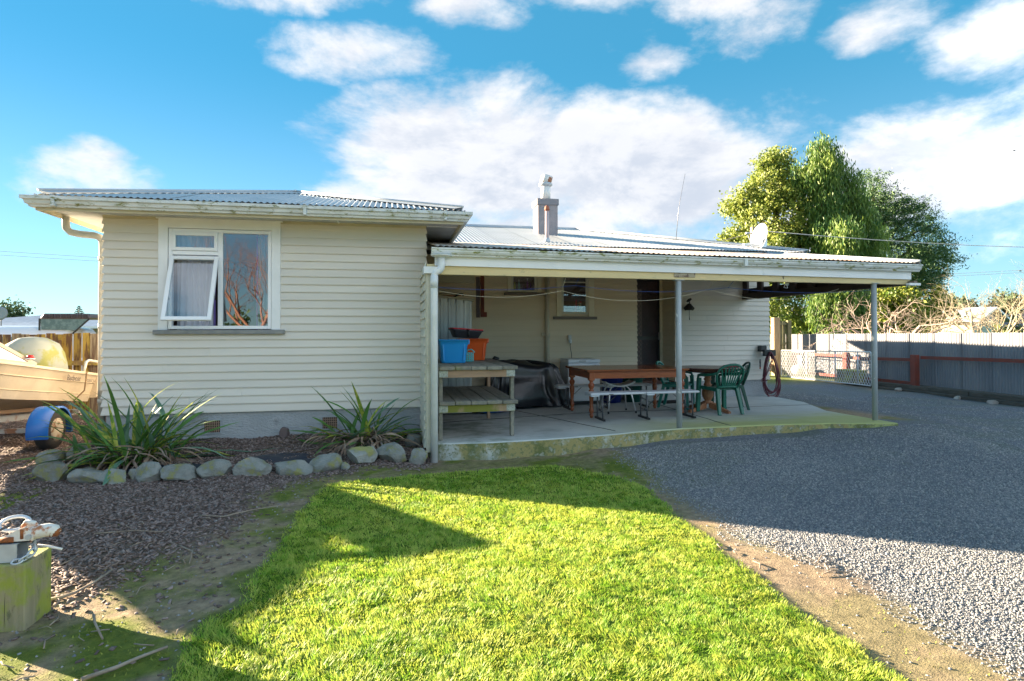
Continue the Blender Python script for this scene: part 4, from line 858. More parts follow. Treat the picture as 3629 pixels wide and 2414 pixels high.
# wooden table with turned legs
wood_m=M('varnished_wood',(.30,.085,.025),(.22,.055,.018),7,rough=.28,stretch=(1,5,5),bump=.05,bscale=30)
LEGP=[(.018,0),(.024,.005),(.030,.03),(.036,.05),(.022,.065),(.030,.08),(.040,.11),(.034,.15),(.026,.165),(.033,.18),(.026,.20),(.030,.26),(.038,.34),(.045,.40),(.040,.44),(.026,.455),(.038,.475),(.050,.51),(.048,.535),(.030,.555),(.026,.575),(.036,.59),(.044,.60)]
def dining_table():
    t=thing('dining_table','long varnished wooden table with turned legs on the patio','table'); zt_=1.035; x0,x1,y0,y1=3.06,4.82,8.93,10.14
    MB().bbox(x0,x1,y0,y1,zt_-.028,zt_,.006).build('table_top',M('varnished_top',(.26,.075,.025),(.18,.05,.02),5,rough=.18,stretch=(1,6,6)),t); MB().bbox(x0+.018,x1-.018,y0+.018,y1-.018,zt_-.040,zt_-.0285,.004).build('top_moulding',wood_m,t)
    for (a,b_,c,d_) in ((x0+.10,x1-.10,y0+.055,y0+.078),(x0+.10,x1-.10,y1-.078,y1-.055),(x0+.055,x0+.078,y0+.10,y1-.10),(x1-.078,x1-.055,y0+.10,y1-.10)): MB().box(a,b_,c,d_,zt_-.145,zt_-.0405).build('apron',wood_m,t)
    for x in (x0+.095,x1-.095):
        for y in (y0+.095,y1-.095):
            zb=pz(x,y); h=zt_-.041-zb; MB().bbox(x-.046,x+.046,y-.046,y+.046,zb+.598,zt_-.041,.004).lathe([(r,z) for r,z in LEGP],(x,y,zb),16).build('leg',wood_m,t)
dining_table()
# folding benches
seat_m=M('grey_blow_moulded_seat',(.60,.64,.70),rough=.45); legm=M('bench_leg_paint',(.07,.075,.085),rough=.4)
def folding_bench(loc,label,L=1.83):
    t=thing('folding_bench',label,'bench',loc,0,'folding benches beside the wooden table'); z=.43
    for a,b_ in ((0,L/2-.003),(L/2+.003,L)):
        MB().bbox(a,b_,-.14,.14,z-.035,z,.012).build('seat_half',seat_m,t); MB().bbox(a+.01,a+.14,-.142,.142,z-.055,z-.036,.004).build('seat_end',seat_m,t)
    MB().box(.30,.37,-.1425,-.14,z-.03,z-.018).build('maker_plate',black_m,t)
    for x,dx in ((.20,.28),(L/2+.02,.28),(L-.12,-.28)):
        for s in (-.11,.11): MB().tube([(x,s,z-.04),(x,s*1.15,.02)],.013,8).build('leg',legm,t)
        MB().beam((x,-.20,.016),(x,.20,.016),.035,.032).build('foot',black_m,t); MB().tube([(x,-.12,.14),(x,.12,.14)],.008,6).build('cross_bar',legm,t)
        MB().beam((x,0,.14),(x+dx,0,z-.05),.018,.006).build('brace',legm,t)
    return t
b1=folding_bench((3.01,8.78,.268),'pale grey folding bench standing in front of the wooden table')
b2=copy_tree(b1); b2.location=(2.97,10.42,.235); b2['label']='pale grey folding bench on the far side of the wooden table'
# shower stool
st=thing('shower_stool','white stool with curved seat and splayed aluminium legs under the wooden table','stool',(3.86,9.68,.25)); 
V=[];Fc=[];nx_,ny_=14,4
for side in (0,1):
    for i in range(nx_+1):
        for j in range(ny_+1):
            x=-.27+.54*i/nx_; y=-.15+.30*j/ny_; V.append((x,y,.47+1.0*x*x-.025*side))
o_=(nx_+1)*(ny_+1)
for i in range(nx_):
    for j in range(ny_): a=i*(ny_+1)+j; Fc+=[(a,a+1,a+ny_+2,a+ny_+1),(o_+a,o_+a+ny_+1,o_+a+ny_+2,o_+a+1)]
for i in range(nx_):
    for j in (0,ny_): a=i*(ny_+1)+j; Fc.append((a,a+ny_+1,o_+a+ny_+1,o_+a))
for j in range(ny_):
    for i in (0,nx_): a=i*(ny_+1)+j; Fc.append((a,a+1,o_+a+1,o_+a))
MB().add(V,Fc,True).build('seat',M('white_stool_plastic',(.72,.72,.70),rough=.4),st)
alm=M('aluminium_tube',(.66,.68,.70),rough=.3,metal=.6)
for sx in (-1,1):
    for sy in (-1,1):
        MB().tube([(sx*.05,sy*.06,.455),(sx*.13,sy*.09,.45),(sx*.18,sy*.12,.40),(sx*.205,sy*.15,.28),(sx*.245,sy*.21,.03)],.013,8).build('leg',alm,st); MB().lathe([(.018,0),(.017,.03),(.014,.045)],(sx*.248,sy*.215,0),8).build('rubber_foot',black_m,st)
# pedestal table
pt=thing('pedestal_table','round dark wooden pedestal table between the green chairs','table',(5.44,9.45,.255)); pd=M('dark_varnish',(.10,.035,.025),(.06,.022,.02),6,rough=.25); pw_=M('worn_pedestal_wood',(.36,.17,.085),(.27,.11,.05),6,rough=.5,stretch=(4,4,1))
MB().lathe([(.50,.735),(.535,.742),(.54,.755),(.53,.765)],n=40).build('table_top',pd,pt); MB().lathe([(.12,.66),(.30,.675),(.44,.70),(.455,.7345)],n=32).build('apron',pd,pt)
MB().lathe([(.085,.13),(.09,.16),(.05,.18),(.065,.20),(.095,.26),(.10,.33),(.085,.40),(.06,.44),(.075,.46),(.055,.48),(.045,.52),(.07,.55),(.05,.58),(.075,.62),(.09,.66)],n=20).build('column',pw_,pt)
for k in range(4):
    a=R_(20+90*k); c_,s__=math.cos(a),math.sin(a); d2=Vector((c_,s__,0)); n2=Vector((-s__,c_,0))
    poly=[d2*.06+Vector((0,0,.05)),d2*.42+Vector((0,0,0)),d2*.46+Vector((0,0,.0)),d2*.46+Vector((0,0,.035)),d2*.30+Vector((0,0,.085)),d2*.06+Vector((0,0,.16))]
    MB().prism([p-n2*.03 for p in poly],n2*.06).build('foot',pw_,pt)
ob=thing('red_tin','flat red tin lying on the round pedestal table','tin',(5.85,9.37,1.02)); MB().bbox(-.12,.12,-.08,.08,0,.03,.008).build('tin',M('maroon_tin',(.20,.03,.04),rough=.4),ob)
# plastic armchairs
def chair(loc,rz,label,col,cname):
    t=thing('plastic_chair',label,'chair',loc,rz,'green plastic garden chairs'); m=M(cname,col,rough=.38)
    # faces +y locally
    s=MB(); V=[];Fc=[]; n=8
    for side in (0,1):
        for i in range(n+1):
            for j in range(n+1):
                x=-.22+.44*i/n; y=-.20+.42*j/n; x*= (1-.10*(1-j/n)); V.append((x,y,.43-.02*math.cos(x*6)+.02*(j/n)-.02*max(0,(j/n-.85)/.15)**2-.014*side))
    o_=(n+1)**2
    for i in range(n):
        for j in range(n): a=i*(n+1)+j; Fc+=[(a,a+1,a+n+2,a+n+1),(o_+a,o_+a+n+1,o_+a+n+2,o_+a+1)]
    for i in range(n):
        for j in (0,n): a=i*(n+1)+j; Fc.append((a,a+n+1,o_+a+n+1,o_+a))
        for k in (0,n): a=k*(n+1)+i; Fc.append((a,a+1,o_+a+1,o_+a))
    s.add(V,Fc,True); s.build('seat',m,t)
    # back: arched frame with slats
    def bp(x,u): # point on back surface, u height 0..1
        return (x*(.19+.05*math.sin(u*PI*.8))/.22, -.21-.13*u-.03*math.cos(x*6)+.0, .43+.40*u)
    fr=MB(); arch=[bp(-.22,0.0),bp(-.235,.35),bp(-.24,.6),bp(-.21,.82),bp(-.14,.94),bp(-.05,.99),bp(.05,.99),bp(.14,.94),bp(.21,.82),bp(.24,.6),bp(.235,.35),bp(.22,0)]
    fr.tube(arch,.021,8); fr.tube([bp(-.22,.04),bp(-.1,.06),bp(0,.07),bp(.1,.06),bp(.22,.04)],.02,8); fr.build('back_frame',m,t)
    for k in range(7):
        x=-.15+.05*k; top=.965-.30*(abs(x)/.22)**2.2; MB().beam(bp(x*.8,.06),bp(x*1.15,top*.93),.024,.008,(0,1,.2)).build('slat',m,t)
    for sx in (-1,1):
        MB().tube([(sx*.235,-.30,.70),(sx*.275,-.22,.665),(sx*.285,-.05,.645),(sx*.285,.10,.64),(sx*.275,.19,.62),(sx*.262,.22,.56)],[.018,.022,.026,.026,.024,.02],8).build('armrest',m,t)
        # front leg: broad channel from arm to floor
        MB().hexa([(sx*.27-.035,.255,0),(sx*.27+.035,.255,0),(sx*.27+.035,.20,0),(sx*.27-.035,.20,0),(sx*.25-.03,.24,.58),(sx*.25+.03,.24,.58),(sx*.25+.03,.17,.58),(sx*.25-.03,.17,.58)]).build('leg',m,t,bev=.006)
        MB().hexa([(sx*.225-.028,-.33,0),(sx*.225+.028,-.33,0),(sx*.225+.028,-.285,0),(sx*.225-.028,-.285,0),(sx*.19-.03,-.23,.44),(sx*.19+.03,-.23,.44),(sx*.19+.03,-.17,.44),(sx*.19-.03,-.17,.44)]).build('leg',m,t,bev=.006)
        MB().beam((sx*.235,.19,.42),(sx*.21,-.2,.41),.02,.06).build('seat_rail',m,t)
    return t
chair((5.47,9.13,.268),R_(6),'dark green plastic armchair with its back to the lawn, beside the round table',(.010,.12,.085),'dark_green_plastic')
chair((5.98,9.70,.25),R_(70),'darkest green plastic armchair at the right side of the round table',(.008,.07,.05),'bottle_green_plastic')
chair((5.22,10.12,.242),R_(-130),'teal plastic armchair half hidden behind the middle carport post',(.012,.19,.16),'teal_green_plastic')
# bins
def bin_(loc,label,col,nm):
    t=thing('ribbed_bin',label,'bin',loc,0,'ribbed plastic bins against the wall'); n=48; rg=[]
    for z,r in ((0,.165),(.50,.21)):
        rg.append([((r+.006*(k%2))*math.cos(2*PI*k/n),(r+.006*(k%2))*math.sin(2*PI*k/n),z) for k in range(n)])
    for z,r in ((.50,.225),(.53,.225),(.53,.205),(.05,.16)): rg.append([(r*math.cos(2*PI*k/n),r*math.sin(2*PI*k/n),z) for k in range(n)])
    loft(rg,True,True).build('body',M(nm,col,rough=.45),t)
    for s in (-1,1): MB().tube([(s*.225,-.05,.49),(s*.25,-.04,.46),(s*.25,.04,.46),(s*.225,.05,.49)],.008,6).build('handle',M(nm,col),t)
bin_((4.40,11.33,.215),'dark blue ribbed bin beside the freezer under the table',(.01,.03,.22),'blue_bin_plastic')
bin_((4.86,11.38,.212),'green ribbed bin right of the blue bin under the table',(.008,.10,.08),'green_bin_plastic')
mt=thing('doormat','black rubber doormat lying in front of the door recess','doormat',(5.62,11.0,.224)); b=MB(); b.box(-.35,.35,-.22,.22,.0,.006)
for i in range(14): b.box(-.34+i*.05,-.325+i*.05,-.21,.21,.006,.014)
for j in range(9): b.box(-.34,.34,-.21+j*.05,-.195+j*.05,.006,.013)
b.build('mat',M('rubber_mat',(.02,.022,.025),rough=.7),mt)
# hose on its hanger
def hose():
    t=thing('garden_hose','dark red garden hose looped over a black hanger at the wall corner','hose',(8.15,11.74,1.19)); hm=M('dark_red_hose',(.16,.025,.045),(.11,.02,.035),8,rough=.4)
    MB().bbox(-.13,.02,-.06,.07,.0,.13,.01).build('hanger',black_m,t); MB().bbox(-.10,.19,-.14,-.062,-.10,.04,.012).build('hanger_arm',black_m,t)
    rr=random.Random(4)
    for k in range(11):
        xl=-.17-rr.uniform(0,.05); xr=.20+rr.uniform(0,.13); zb=-1.0-rr.uniform(-.16,.06); y=-.10-.009*k; cx=(xl+xr)/2+.05; pts=[]
        for q in range(26):
            a=2*PI*q/26; e=math.sin(a); wv=(.18+.82*((1-e)/2)**.55)
            pts.append((cx*((1-e)/2)+.03*((1+e)/2)+(xr-xl)/2*math.cos(a)*wv, y+.012*math.sin(a*3+k), zb/2+.0+(-zb/2)*e))
        MB().tube(pts,.0085,6,closed=True).build('hose_loop',hm,t)
    MB().tube([(.08,-.17,-.02),(.02,-.2,-.3),(-.16,-.2,-.62),(-.05,-.18,-.4),(.1,-.17,-.1)],.0085,6).build('hose_loop',hm,t)
    MB().tube([(-.14,-.15,-.55),(-.3,-.3,-.62),(-.6,-.8,-.60),(-.9,-1.4,-.50)],.0085,6).build('hose_tail',hm,t)
    MB().lathe([(.012,-.16),(.016,-.13),(.013,-.08),(.018,-.06),(.012,.02)],(-.22,-.16,-.18),10).build('nozzle',M('nozzle_plastic',(.05,.05,.06),rough=.4),t); MB().lathe([(.015,0),(.015,.03)],(-.22,-.16,-.37),10).build('nozzle_tip',M('orange_tip',(.5,.10,.03),rough=.5),t)
hose()
# wall bell
wb=thing('wall_bell','small black ornamental bell with a bird on the wall right of the door','bell',(6.33,11.73,2.16)); im=M('cast_iron',(.02,.016,.014),rough=.6)
MB().lathe([(.10,-.06),(.085,-.03),(.06,.02),(.05,.06),(.02,.085)],n=12).build('bell_body',im,wb); MB().tube([(0,.08,.14),(0,.0,.13),(0,-.02,.09)],.012,6).build('bracket',im,wb)
MB().tube([(-.06,0,.12),(-.01,0,.15),(.04,0,.18),(.06,0,.17)],[.012,.035,.025,.008],8).build('bird',im,wb); MB().prism([(-.13,0,-.02),(-.05,0,.06),(-.08,0,-.07)],(0,.02,0)).build('leaf',im,wb); MB().prism([(.13,0,-.02),(.05,0,.06),(.08,0,-.07)],(0,.02,0)).build('leaf',im,wb)
MB().tube([(0,0,-.06),(0,0,-.20),(.005,0,-.27)],[.006,.005,.01],6).build('clapper_chain',im,wb)
# washing lines
def sag(a,b_,s,n=14):
    a=Vector(a);b_=Vector(b_); return [a.lerp(b_,i/n)-Vector((0,0,s*4*(i/n)*(1-i/n))) for i in range(n+1)]
def line(pts,mat,label,ties):
    t=thing('washing_line',label,'washing line',group='washing lines under the carport beam'); P=[]
    for (a,b_,s) in pts: P+=sag(a,b_,s)[(1 if P else 0):]
    MB().tube(P,.003,5).build('cord',mat,t)
    for q in ties: MB().tube([q,(q[0],7.68,2.385)],.003,5).build('tie',mat,t)
Y=7.85
line([((.56,Y,2.24),(2.52,Y,2.285),.05),((2.52,Y,2.285),(4.86,Y,2.285),.075),((4.86,Y,2.285),(7.6,Y,2.31),.075)],M('blue_cord',(.03,.10,.40),rough=.6),'thin blue washing line strung under the carport beam',[(2.52,Y,2.285),(4.86,Y,2.285)])
line([((.56,Y+.02,2.205),(2.33,Y+.02,2.21),.095),((2.33,Y+.02,2.21),(4.56,Y+.02,2.26),.155),((4.56,Y+.02,2.26),(6.75,Y+.02,2.29),.16)],M('cream_cord',(.62,.57,.45),rough=.6),'cream washing line sagging below the blue one',[(4.56,Y+.02,2.26),(2.33,Y+.02,2.21)])
hk=thing('carabiner','metal triangular hook hanging from the carport beam','hook',(5.72,7.72,2.385)); cm_=M('hook_metal',(.55,.57,.6),rough=.3,metal=.7)
MB().tube([(-.005,0,0),(-.005,0,-.04),(-.035,0,-.10),(.03,0,-.105),(.005,0,-.04),(.0,0,0)],.006,6).build('hook',cm_,hk); MB().tube([(.03,0,0),(.035,0,-.03),(.05,0,-.06),(.03,0,-.07),(.02,0,-.02)],.005,6).build('link',cm_,hk)
# satellite dish on the roof
def dish():
    t=thing('satellite_dish','grey satellite dish on a bracket near the right hip of the roof','satellite dish',(8.30,11.95,3.42)); dm=M('dish_paint',(.30,.32,.35),(.26,.28,.31),5,rough=.4)
    MB().tube([(0,0,-.05),(0,0,.20)],.022,10).build('mast',alm,t); 
    for q in ((-.25,-.05,-.05),(.16,0,-.09),(.0,.25,.0)): MB().beam((0,0,.08),q,.02,.008).build('stay',alm,t)
    pr=[]; a,b_=.29,.33; rg=[]
    d=MB()
    for i in range(9):
        r=i/8; rg.append([(a*r*math.cos(2*PI*k/36),.10*r*r,b_*r*math.sin(2*PI*k/36)) for k in range(36)])
    loft(rg,False,False,d); rg2=[[(x,y+.008,z) for x,y,z in g] for g in rg]; loft(rg2,False,False,d); loft([rg[-1],[(x*1.01,y+.004,z*1.01) for x,y,z in rg[-1]],rg2[-1]],False,False,d)
    o=d.build('reflector',dm,t,(-.03,0,.32)); o.rotation_euler=(0,0,R_(-68)); o.rotation_euler=(Matrix.Rotation(R_(92),3,'Z')@Matrix.Rotation(R_(12),3,'X')).to_euler()
    MB().tube([(-.05,-.02,.03),(-.30,-.05,.07),(-.42,-.06,.17)],.016,6).build('arm',alm,t); MB().tube([(-.40,-.06,.17),(-.50,-.07,.155),(-.57,-.075,.145)],[.035,.03,.03],8).build('receiver',white_m,t)
    MB().box(-.14,.0,-.12,-.10,.06,.30).build('bracket_plate',alm,t)
    MB().tube([(.02,-.05,.30),(.05,-.08,.38),(.0,-.1,.40),(-.04,-.08,.34)],.009,6).build('cable',black_m,t)
dish()
# ------------------------------------------------ garden bed, left side
rock_m=M('lichen_rock',(.27,.28,.26),(.16,.175,.17),5,rough=.9,bump=.7,bscale=26,bdist=.02,rnd=.12,spots=(((.24,.24,.09),5,.50,.62,(1,1,1)),((.36,.27,.09),4,.63,.72,(1,1,1)),((.10,.10,.09),13,.64,.76,(1,1,1))))
def rock(x,y,hw,hh,label,seed,zoff=0,m=None,group='rocks edging the garden bed',hd=None):
    rr=random.Random(seed); bm=bmesh.new(); bmesh.ops.create_icosphere(bm,subdivisions=4,radius=1)
    hd=hd or hw*.72; cuts=[]
    for _ in range(11):
        d=Vector((rr.gauss(0,1),rr.gauss(0,1),rr.gauss(0,.8))).normalized(); cuts.append((d,rr.uniform(.55,.84)))
    off=Vector((rr.uniform(0,50),rr.uniform(0,50),0))
    for v in bm.verts:
        p=v.co.copy()
        for d,c in cuts:
            e=p.dot(d)-c
            if e>0: p-=d*e*.96
        p*=1+.10*noise.noise(p*1.7+off)+.035*noise.noise(p*6+off)
        v.co=Vector((p.x*hw*1.14,p.y*hd*1.1,p.z*hh*1.2))
    rz=Matrix.Rotation(rr.uniform(-.35,.35),3,'Z')@Matrix.Rotation(rr.uniform(-.15,.15),3,'Y')
    for v in bm.verts: v.co=rz@v.co
    for f in bm.faces: f.smooth=False
    me=bpy.data.meshes.new('garden_rock'); bm.to_mesh(me); bm.free(); me.materials.append(m or rock_m)
    o=link('garden_rock',me,None,(x,y,float(zg(x,y))+hh*.62+zoff)); setp(o,label,'rock',group)
    for a in ('use_auto_smooth',): pass
    return o
RK=[(-3.62,7.40,.19,.14,'rounded mossy rock at the left end of the row below the large flax'),
(-3.80,7.75,.17,.12,'dark rock half hidden behind the left end of the rock row'),(-3.62,8.0,.16,.12,'rearmost rock at the left, tucked under the flax leaves'),
(-3.33,7.50,.10,.065,'small pale rock perched behind the gap of the first two big rocks'),(-3.20,7.24,.18,.09,'flat grey wedge shaped rock below the large flax'),
(-2.93,7.14,.16,.085,'low blue grey rock third along the front row'),(-2.75,7.20,.06,.08,'thin upright sliver of rock between two larger ones'),
(-2.60,7.20,.185,.105,'pale speckled rock with sharp top in the left half of the row'),(-2.27,7.16,.19,.10,'low yellowish grey rock right of the pale speckled one'),
(-1.90,7.15,.19,.105,'rounded rock with orange lichen left of the sagging black mat'),(-1.50,7.14,.20,.10,'long flat topped grey rock at the middle of the row'),
(-1.10,7.18,.20,.105,'broad green lichen covered rock right of the flat topped one'),(-.72,7.22,.20,.145,'tall leaning rock with orange lichen patches'),
(-.34,7.36,.17,.12,'squarish pale rock in front of the small flax'),(.02,7.48,.20,.13,'large smooth grey rock near the right end of the row'),
(.335,7.46,.13,.125,'rounded boulder touching the white downpipe, last of the row')]
for i,(x,y,a,b_,l) in enumerate(RK): rock(x,y,a*(.90+.08*(i%3)),b_*(.86+.10*((i*5)%3)),l,i*7+3)
rock(-1.42,8.60,.08,.07,'small dark reddish stone lying against the house foundation',77,m=M('dark_stone',(.13,.10,.10),rough=.9,bump=.4),group='loose stones in the bed')
rock(.30,8.05,.11,.10,'mossy stone wedged in the inner corner beside the fin wall',78,group='loose stones in the bed')
rock(-.50,7.14,.05,.055,'fist sized grey stone between the squarish rock and its tall neighbour',79)
# black weed mat showing through the bark
wmt=thing('weed_mat','crumpled black weed mat exposed in the bark bed behind the rocks','weed mat')
def matpiece(cx,cy,a,b_,seed):
    rr=random.Random(seed); V=[];Fc=[];n=14
    for i in range(n+1):
        for j in range(n+1):
            u=i/n*2-1; v=j/n*2-1; x=cx+a*u*(1-.25*v*v+.1*rr.uniform(-1,1)); y=cy+b_*v*(1-.3*u*u+.1*rr.uniform(-1,1)); z=float(zg(x,y))+.022+.02*noise.noise(Vector((x*7,y*7,seed)))-.05*max(0,u*u+v*v-.9)
            V.append((x,y,z))
    for i in range(n):
        for j in range(n): q=i*(n+1)+j; Fc.append((q,q+n+1,q+n+2,q+1))
    MB().add(V,Fc,True).build('mat_piece',M('weed_mat_fabric',(.02,.025,.04),rough=.6,bump=.4,bscale=30),wmt)
matpiece(-1.35,7.62,.38,.16,1); matpiece(-.95,7.45,.30,.10,2); matpiece(-2.75,7.5,.30,.12,3); matpiece(-2.3,7.45,.2,.08,4)
# flax plants
gl=[M('flax_green',(.06,.17,.035),(.10,.23,.045),3,rough=.6,sub=.15,rnd=.2,stretch=(1,1,.5)),M('flax_striped',(.16,.28,.04),(.46,.46,.08),9,.45,.55,rough=.6,sub=.3,rnd=.15,stretch=(3,3,.4)),M('flax_bluegreen',(.09,.20,.13),(.13,.25,.17),4,rough=.55,sub=.1,rnd=.15)]
dead=[M('dead_flax',(.22,.14,.09),(.34,.26,.19),6,rough=.8,rnd=.2),M('dead_flax_grey',(.30,.25,.21),(.18,.12,.09),7,rough=.85,rnd=.2)]
def blade(t,base,azi,L,wd,el0,curl,m,rr,name='leaf',cut=False,fold=.35,tw=0):
    n=9; p=Vector(base); el=el0; V=[];Fc=[]; st=L/n
    for i in range(n+1):
        s=i/n; d=Vector((math.cos(azi)*math.cos(el),math.sin(azi)*math.cos(el),math.sin(el)))
        sd2=Vector((-math.sin(azi),math.cos(azi),0)); up=sd2.cross(d)*-1
        a=tw*s; sv=sd2*math.cos(a)+up*math.sin(a)
        w_=wd*(.55+.9*s-1.0*s*s)*(1.35) if s<.5 else wd*1.03*(1-((s-.5)/.5)**(5 if cut else 1.9))
        w_=max(w_,.002)
        V+= [p-sv*w_/2,p-up*(-1)*0-up*w_*fold*.5,p+sv*w_/2]
        p=p+d*st; el-=curl/n*(.4+1.4*s)
        zmin=float(zg(p.x,p.y))+.015
        if p.z<zmin: p.z=zmin; el=max(el,-.05)
        if p.y>8.66: p.y=8.66
    for i in range(n):
        for k in (0,1): q=i*3+k; Fc.append((q,q+3,q+4,q+1))
    MB().add(V,Fc,True).build(name,m,t)
def flax(label,c,nlive,ndead,spread,seed,dirs,Lr,broken):
    t=thing('flax_bush',label,'flax'); rr=random.Random(seed); t.location=(0,0,0)
    for i in range(nlive):
        a=dirs(rr); fan=rr.choice([-1,0,1]); el=rr.uniform(.40,1.42) if rr.random()<.75 else rr.uniform(.05,.5)
        bx=c[0]+rr.gauss(0,spread); by=c[1]+rr.gauss(0,spread*.5); L=rr.uniform(*Lr)*(1.0 if el<1.2 else .92)
        m=rr.choices(gl,[6,3,2])[0]; blade(t,(bx,by,c[2]),a,L,rr.uniform(.040,.068),el,rr.uniform(.25,1.5)*(1.4-el*.5),m,rr,cut=rr.random()<broken,tw=rr.uniform(-.5,.5))
    for i in range(ndead):
        a=rr.uniform(0,2*PI) if rr.random()<.3 else rr.uniform(PI,2*PI); bx=c[0]+rr.gauss(0,spread*1.1); by=c[1]+rr.gauss(0,spread*.5)
        blade(t,(bx,by,c[2]+rr.uniform(.02,.10)),a,rr.uniform(.30,.72),rr.uniform(.014,.034),rr.uniform(-.2,.7),rr.uniform(.8,2.0),rr.choice(dead),rr,name='dead_leaf',fold=.15,tw=rr.uniform(-1.5,1.5))
    return t
def d1(rr):
    r=rr.random()
    if r<.40: return R_(180+rr.gauss(0,22))
    if r<.62: return R_(rr.gauss(0,28))
    return R_(rr.uniform(0,360))
flax('large flax bush with long green and yellow lit leaves left in the rock edged bed',(-2.95,7.78,.12),118,125,.22,5,d1,(.62,1.28),.14)
def d2(rr):
    r=rr.random()
    if r<.45: return R_(170+rr.gauss(0,22))
    if r<.75: return R_(30+rr.gauss(0,35))
    return R_(rr.uniform(0,360))
flax('smaller ragged flax bush with many brown dead leaves near the fin wall',(-.34,8.0,.15),66,150,.14,9,d2,(.50,1.02),.45)
# twigs
LIT=MB()
def twig(pts,r,label,m=None):
    if label is None:
        P=[(x,y,float(zg(x,y))+.015+dz) for x,y,dz in pts]; LIT.tube(P,r,4); return
    P=[(x,y,float(zg(x,y))+.015+dz) for x,y,dz in pts]; n=len(P); o=MB().tube(P,[r*(1-.5*i/n) for i in range(n)],6).build('fallen_twig',m or M('twig_bark',(.34,.28,.22),(.22,.17,.13),9,rough=.85)); setp(o,label,'twig','fallen twigs on the bare soil')
twig([(-2.06,4.13,.0),(-1.98,4.15,.004),(-1.93,4.2,.006),(-1.89,4.33,.004),(-1.85,4.52,.012)],.011,'long curved twig lying on the soil beside the timber block')
twig([(-1.66,3.82,.02),(-1.62,3.74,.01),(-1.50,3.55,.0)],.008,'straight short twig lying across the sunlit strip')
twig([(-1.42,3.15,0),(-1.30,3.22,.004),(-1.22,3.30,.004),(-1.12,3.36,.01)],.011,'dark bent twig at the bottom edge near the grass')
twig([(-1.62,5.6,0),(-1.4,5.5,.01),(-1.2,5.62,.02),(-.98,5.75,.01)],.006,'thin forked twig on the soil left of the lawn')
twig([(-1.55,4.9,0),(-1.42,4.75,.008),(-1.38,4.55,.0)],.006,'thin hooked root lying on the soil left of the lawn')
twig([(-2.3,5.3,0),(-2.0,5.28,.01),(-1.75,5.22,0)],.005,'thin straight stick on the bark far left')
for k in range(40):
    x=random.uniform(-2.3,-1.05); y=random.uniform(2.9,6.2); a=random.uniform(0,6.3); L=random.uniform(.05,.16)
    twig([(x,y,0),(x+L*.5*math.cos(a),y+L*.5*math.sin(a),.008),(x+L*math.cos(a+.3),y+L*math.sin(a+.3),0)],random.uniform(.002,.0045),None)
for k in range(8):
    x=random.uniform(2.4,3.1); y=random.uniform(2.7,4.6); a=random.uniform(0,6.3); L=random.uniform(.06,.2)
    twig([(x,y,0),(x+L*.5*math.cos(a),y+L*.5*math.sin(a),.01),(x+L*math.cos(a+.4),y+L*math.sin(a+.4),0)],.005,None)
setp(LIT.build('twig_litter',MATS['twig_bark']),'tiny dry twig scraps littering the bare soil around the lawn','litter',kind='stuff')
# timber block with trailer coupling
tb=thing('timber_block','short square green stained timber post in the near left corner','post',(-2.145,3.93,0)); 
blk=M('green_stained_post',(.30,.27,.17),(.24,.22,.13),6,rough=.85,stretch=(6,6,.6),bump=.5,bscale=20,spots=(((.25,.30,.04),3,.36,.52,(1,1,1)),((.10,.11,.06),8,.56,.7,(2,2,.8))))
MB().bbox(-.19,.17,-.165,.10,-.1,.37,.008).build('post_body',blk,tb)
for x,z0,z1 in ((-.03,.08,.36),(.07,.02,.22)): MB().prism([(x,-.1662,z0),(x+.0022,-.1662,z0+.05),(x+.004,-.1662,z1),(x+.001,-.1662,z1-.06)],(0,.005,0)).build('crack',M('crack_dark',(.05,.045,.03),rough=1),tb)
tr_=thing('trailer_drawbar','galvanised trailer drawbar with rusty ball coupling and chain resting on the timber post','trailer',(-2.06,3.86,.373)); tr_.scale=(.86,.86,.86); gal=M('galvanised_steel',(.50,.56,.62),(.42,.47,.52),9,rough=.4,metal=.4); wht=M('chipped_white_cast',(.72,.70,.66),(.60,.58,.54),7,rough=.5,spots=(((.42,.15,.05),9,.55,.64,(1,1,1)),)); rst=M('rust',(.30,.10,.03),(.20,.07,.03),20,rough=.9)
b=MB(); T=.006
b.box(-2.2,.03,-.075,.055,0,T); b.box(-2.2,.03,-.075,.055,.11,.11+T); b.box(-2.2,.03,-.075,-.069,T,.11); b.box(-2.2,.03,.049,.055,T,.11); b.build('box_section',gal,tr_)
cp=MB(); cp.prism([(-.22,-.05,.117),(.10,-.05,.117),(.12,-.05,.16),(.06,-.05,.215),(.02,-.05,.20),(-.10,-.05,.135)],(0,.012,0)); cp.prism([(-.22,.03,.117),(.10,.03,.117),(.12,.03,.16),(.06,.03,.215),(.02,.03,.20),(-.10,.03,.135)],(0,.012,0)); cp.box(-.22,.10,-.05,.042,.117,.125); cp.build('coupling_body',wht,tr_)
MB().tube([(.04,-.004,.155),(.10,-.004,.165),(.17,-.004,.175),(.215,-.004,.165),(.235,-.004,.15)],[.035,.045,.044,.04,.02],12).build('coupling_nose',wht,tr_)
MB().tube([(.205,-.004,.165),(.238,-.004,.150)],[.041,.024],12).build('rusty_tip',rst,tr_)
MB().tube([(.02,-.004,.20),(.05,-.004,.235),(.09,-.004,.225),(.12,-.004,.19)],[.012,.018,.018,.012],8).build('latch',wht,tr_)
o=MB().tube([(.082*math.cos(2*PI*k/20),.0,.055*math.sin(2*PI*k/20)) for k in range(20)],.012,8,closed=True).build('jockey_ring',M('grey_white_ring',(.62,.64,.68),rough=.35,metal=.3),tr_,(-.05,.05,.215)); o.rotation_euler=(R_(-52),0,R_(8))
MB().tube([(-.07,-.055,.14+.003*0),(.0,-.055,.14)],.018,8).build('spring',rst,tr_); MB().lathe([(.012,-.06),(.012,.0)],(0,0,0),8).build('pin',rst,tr_,(.045,-.045,.20))
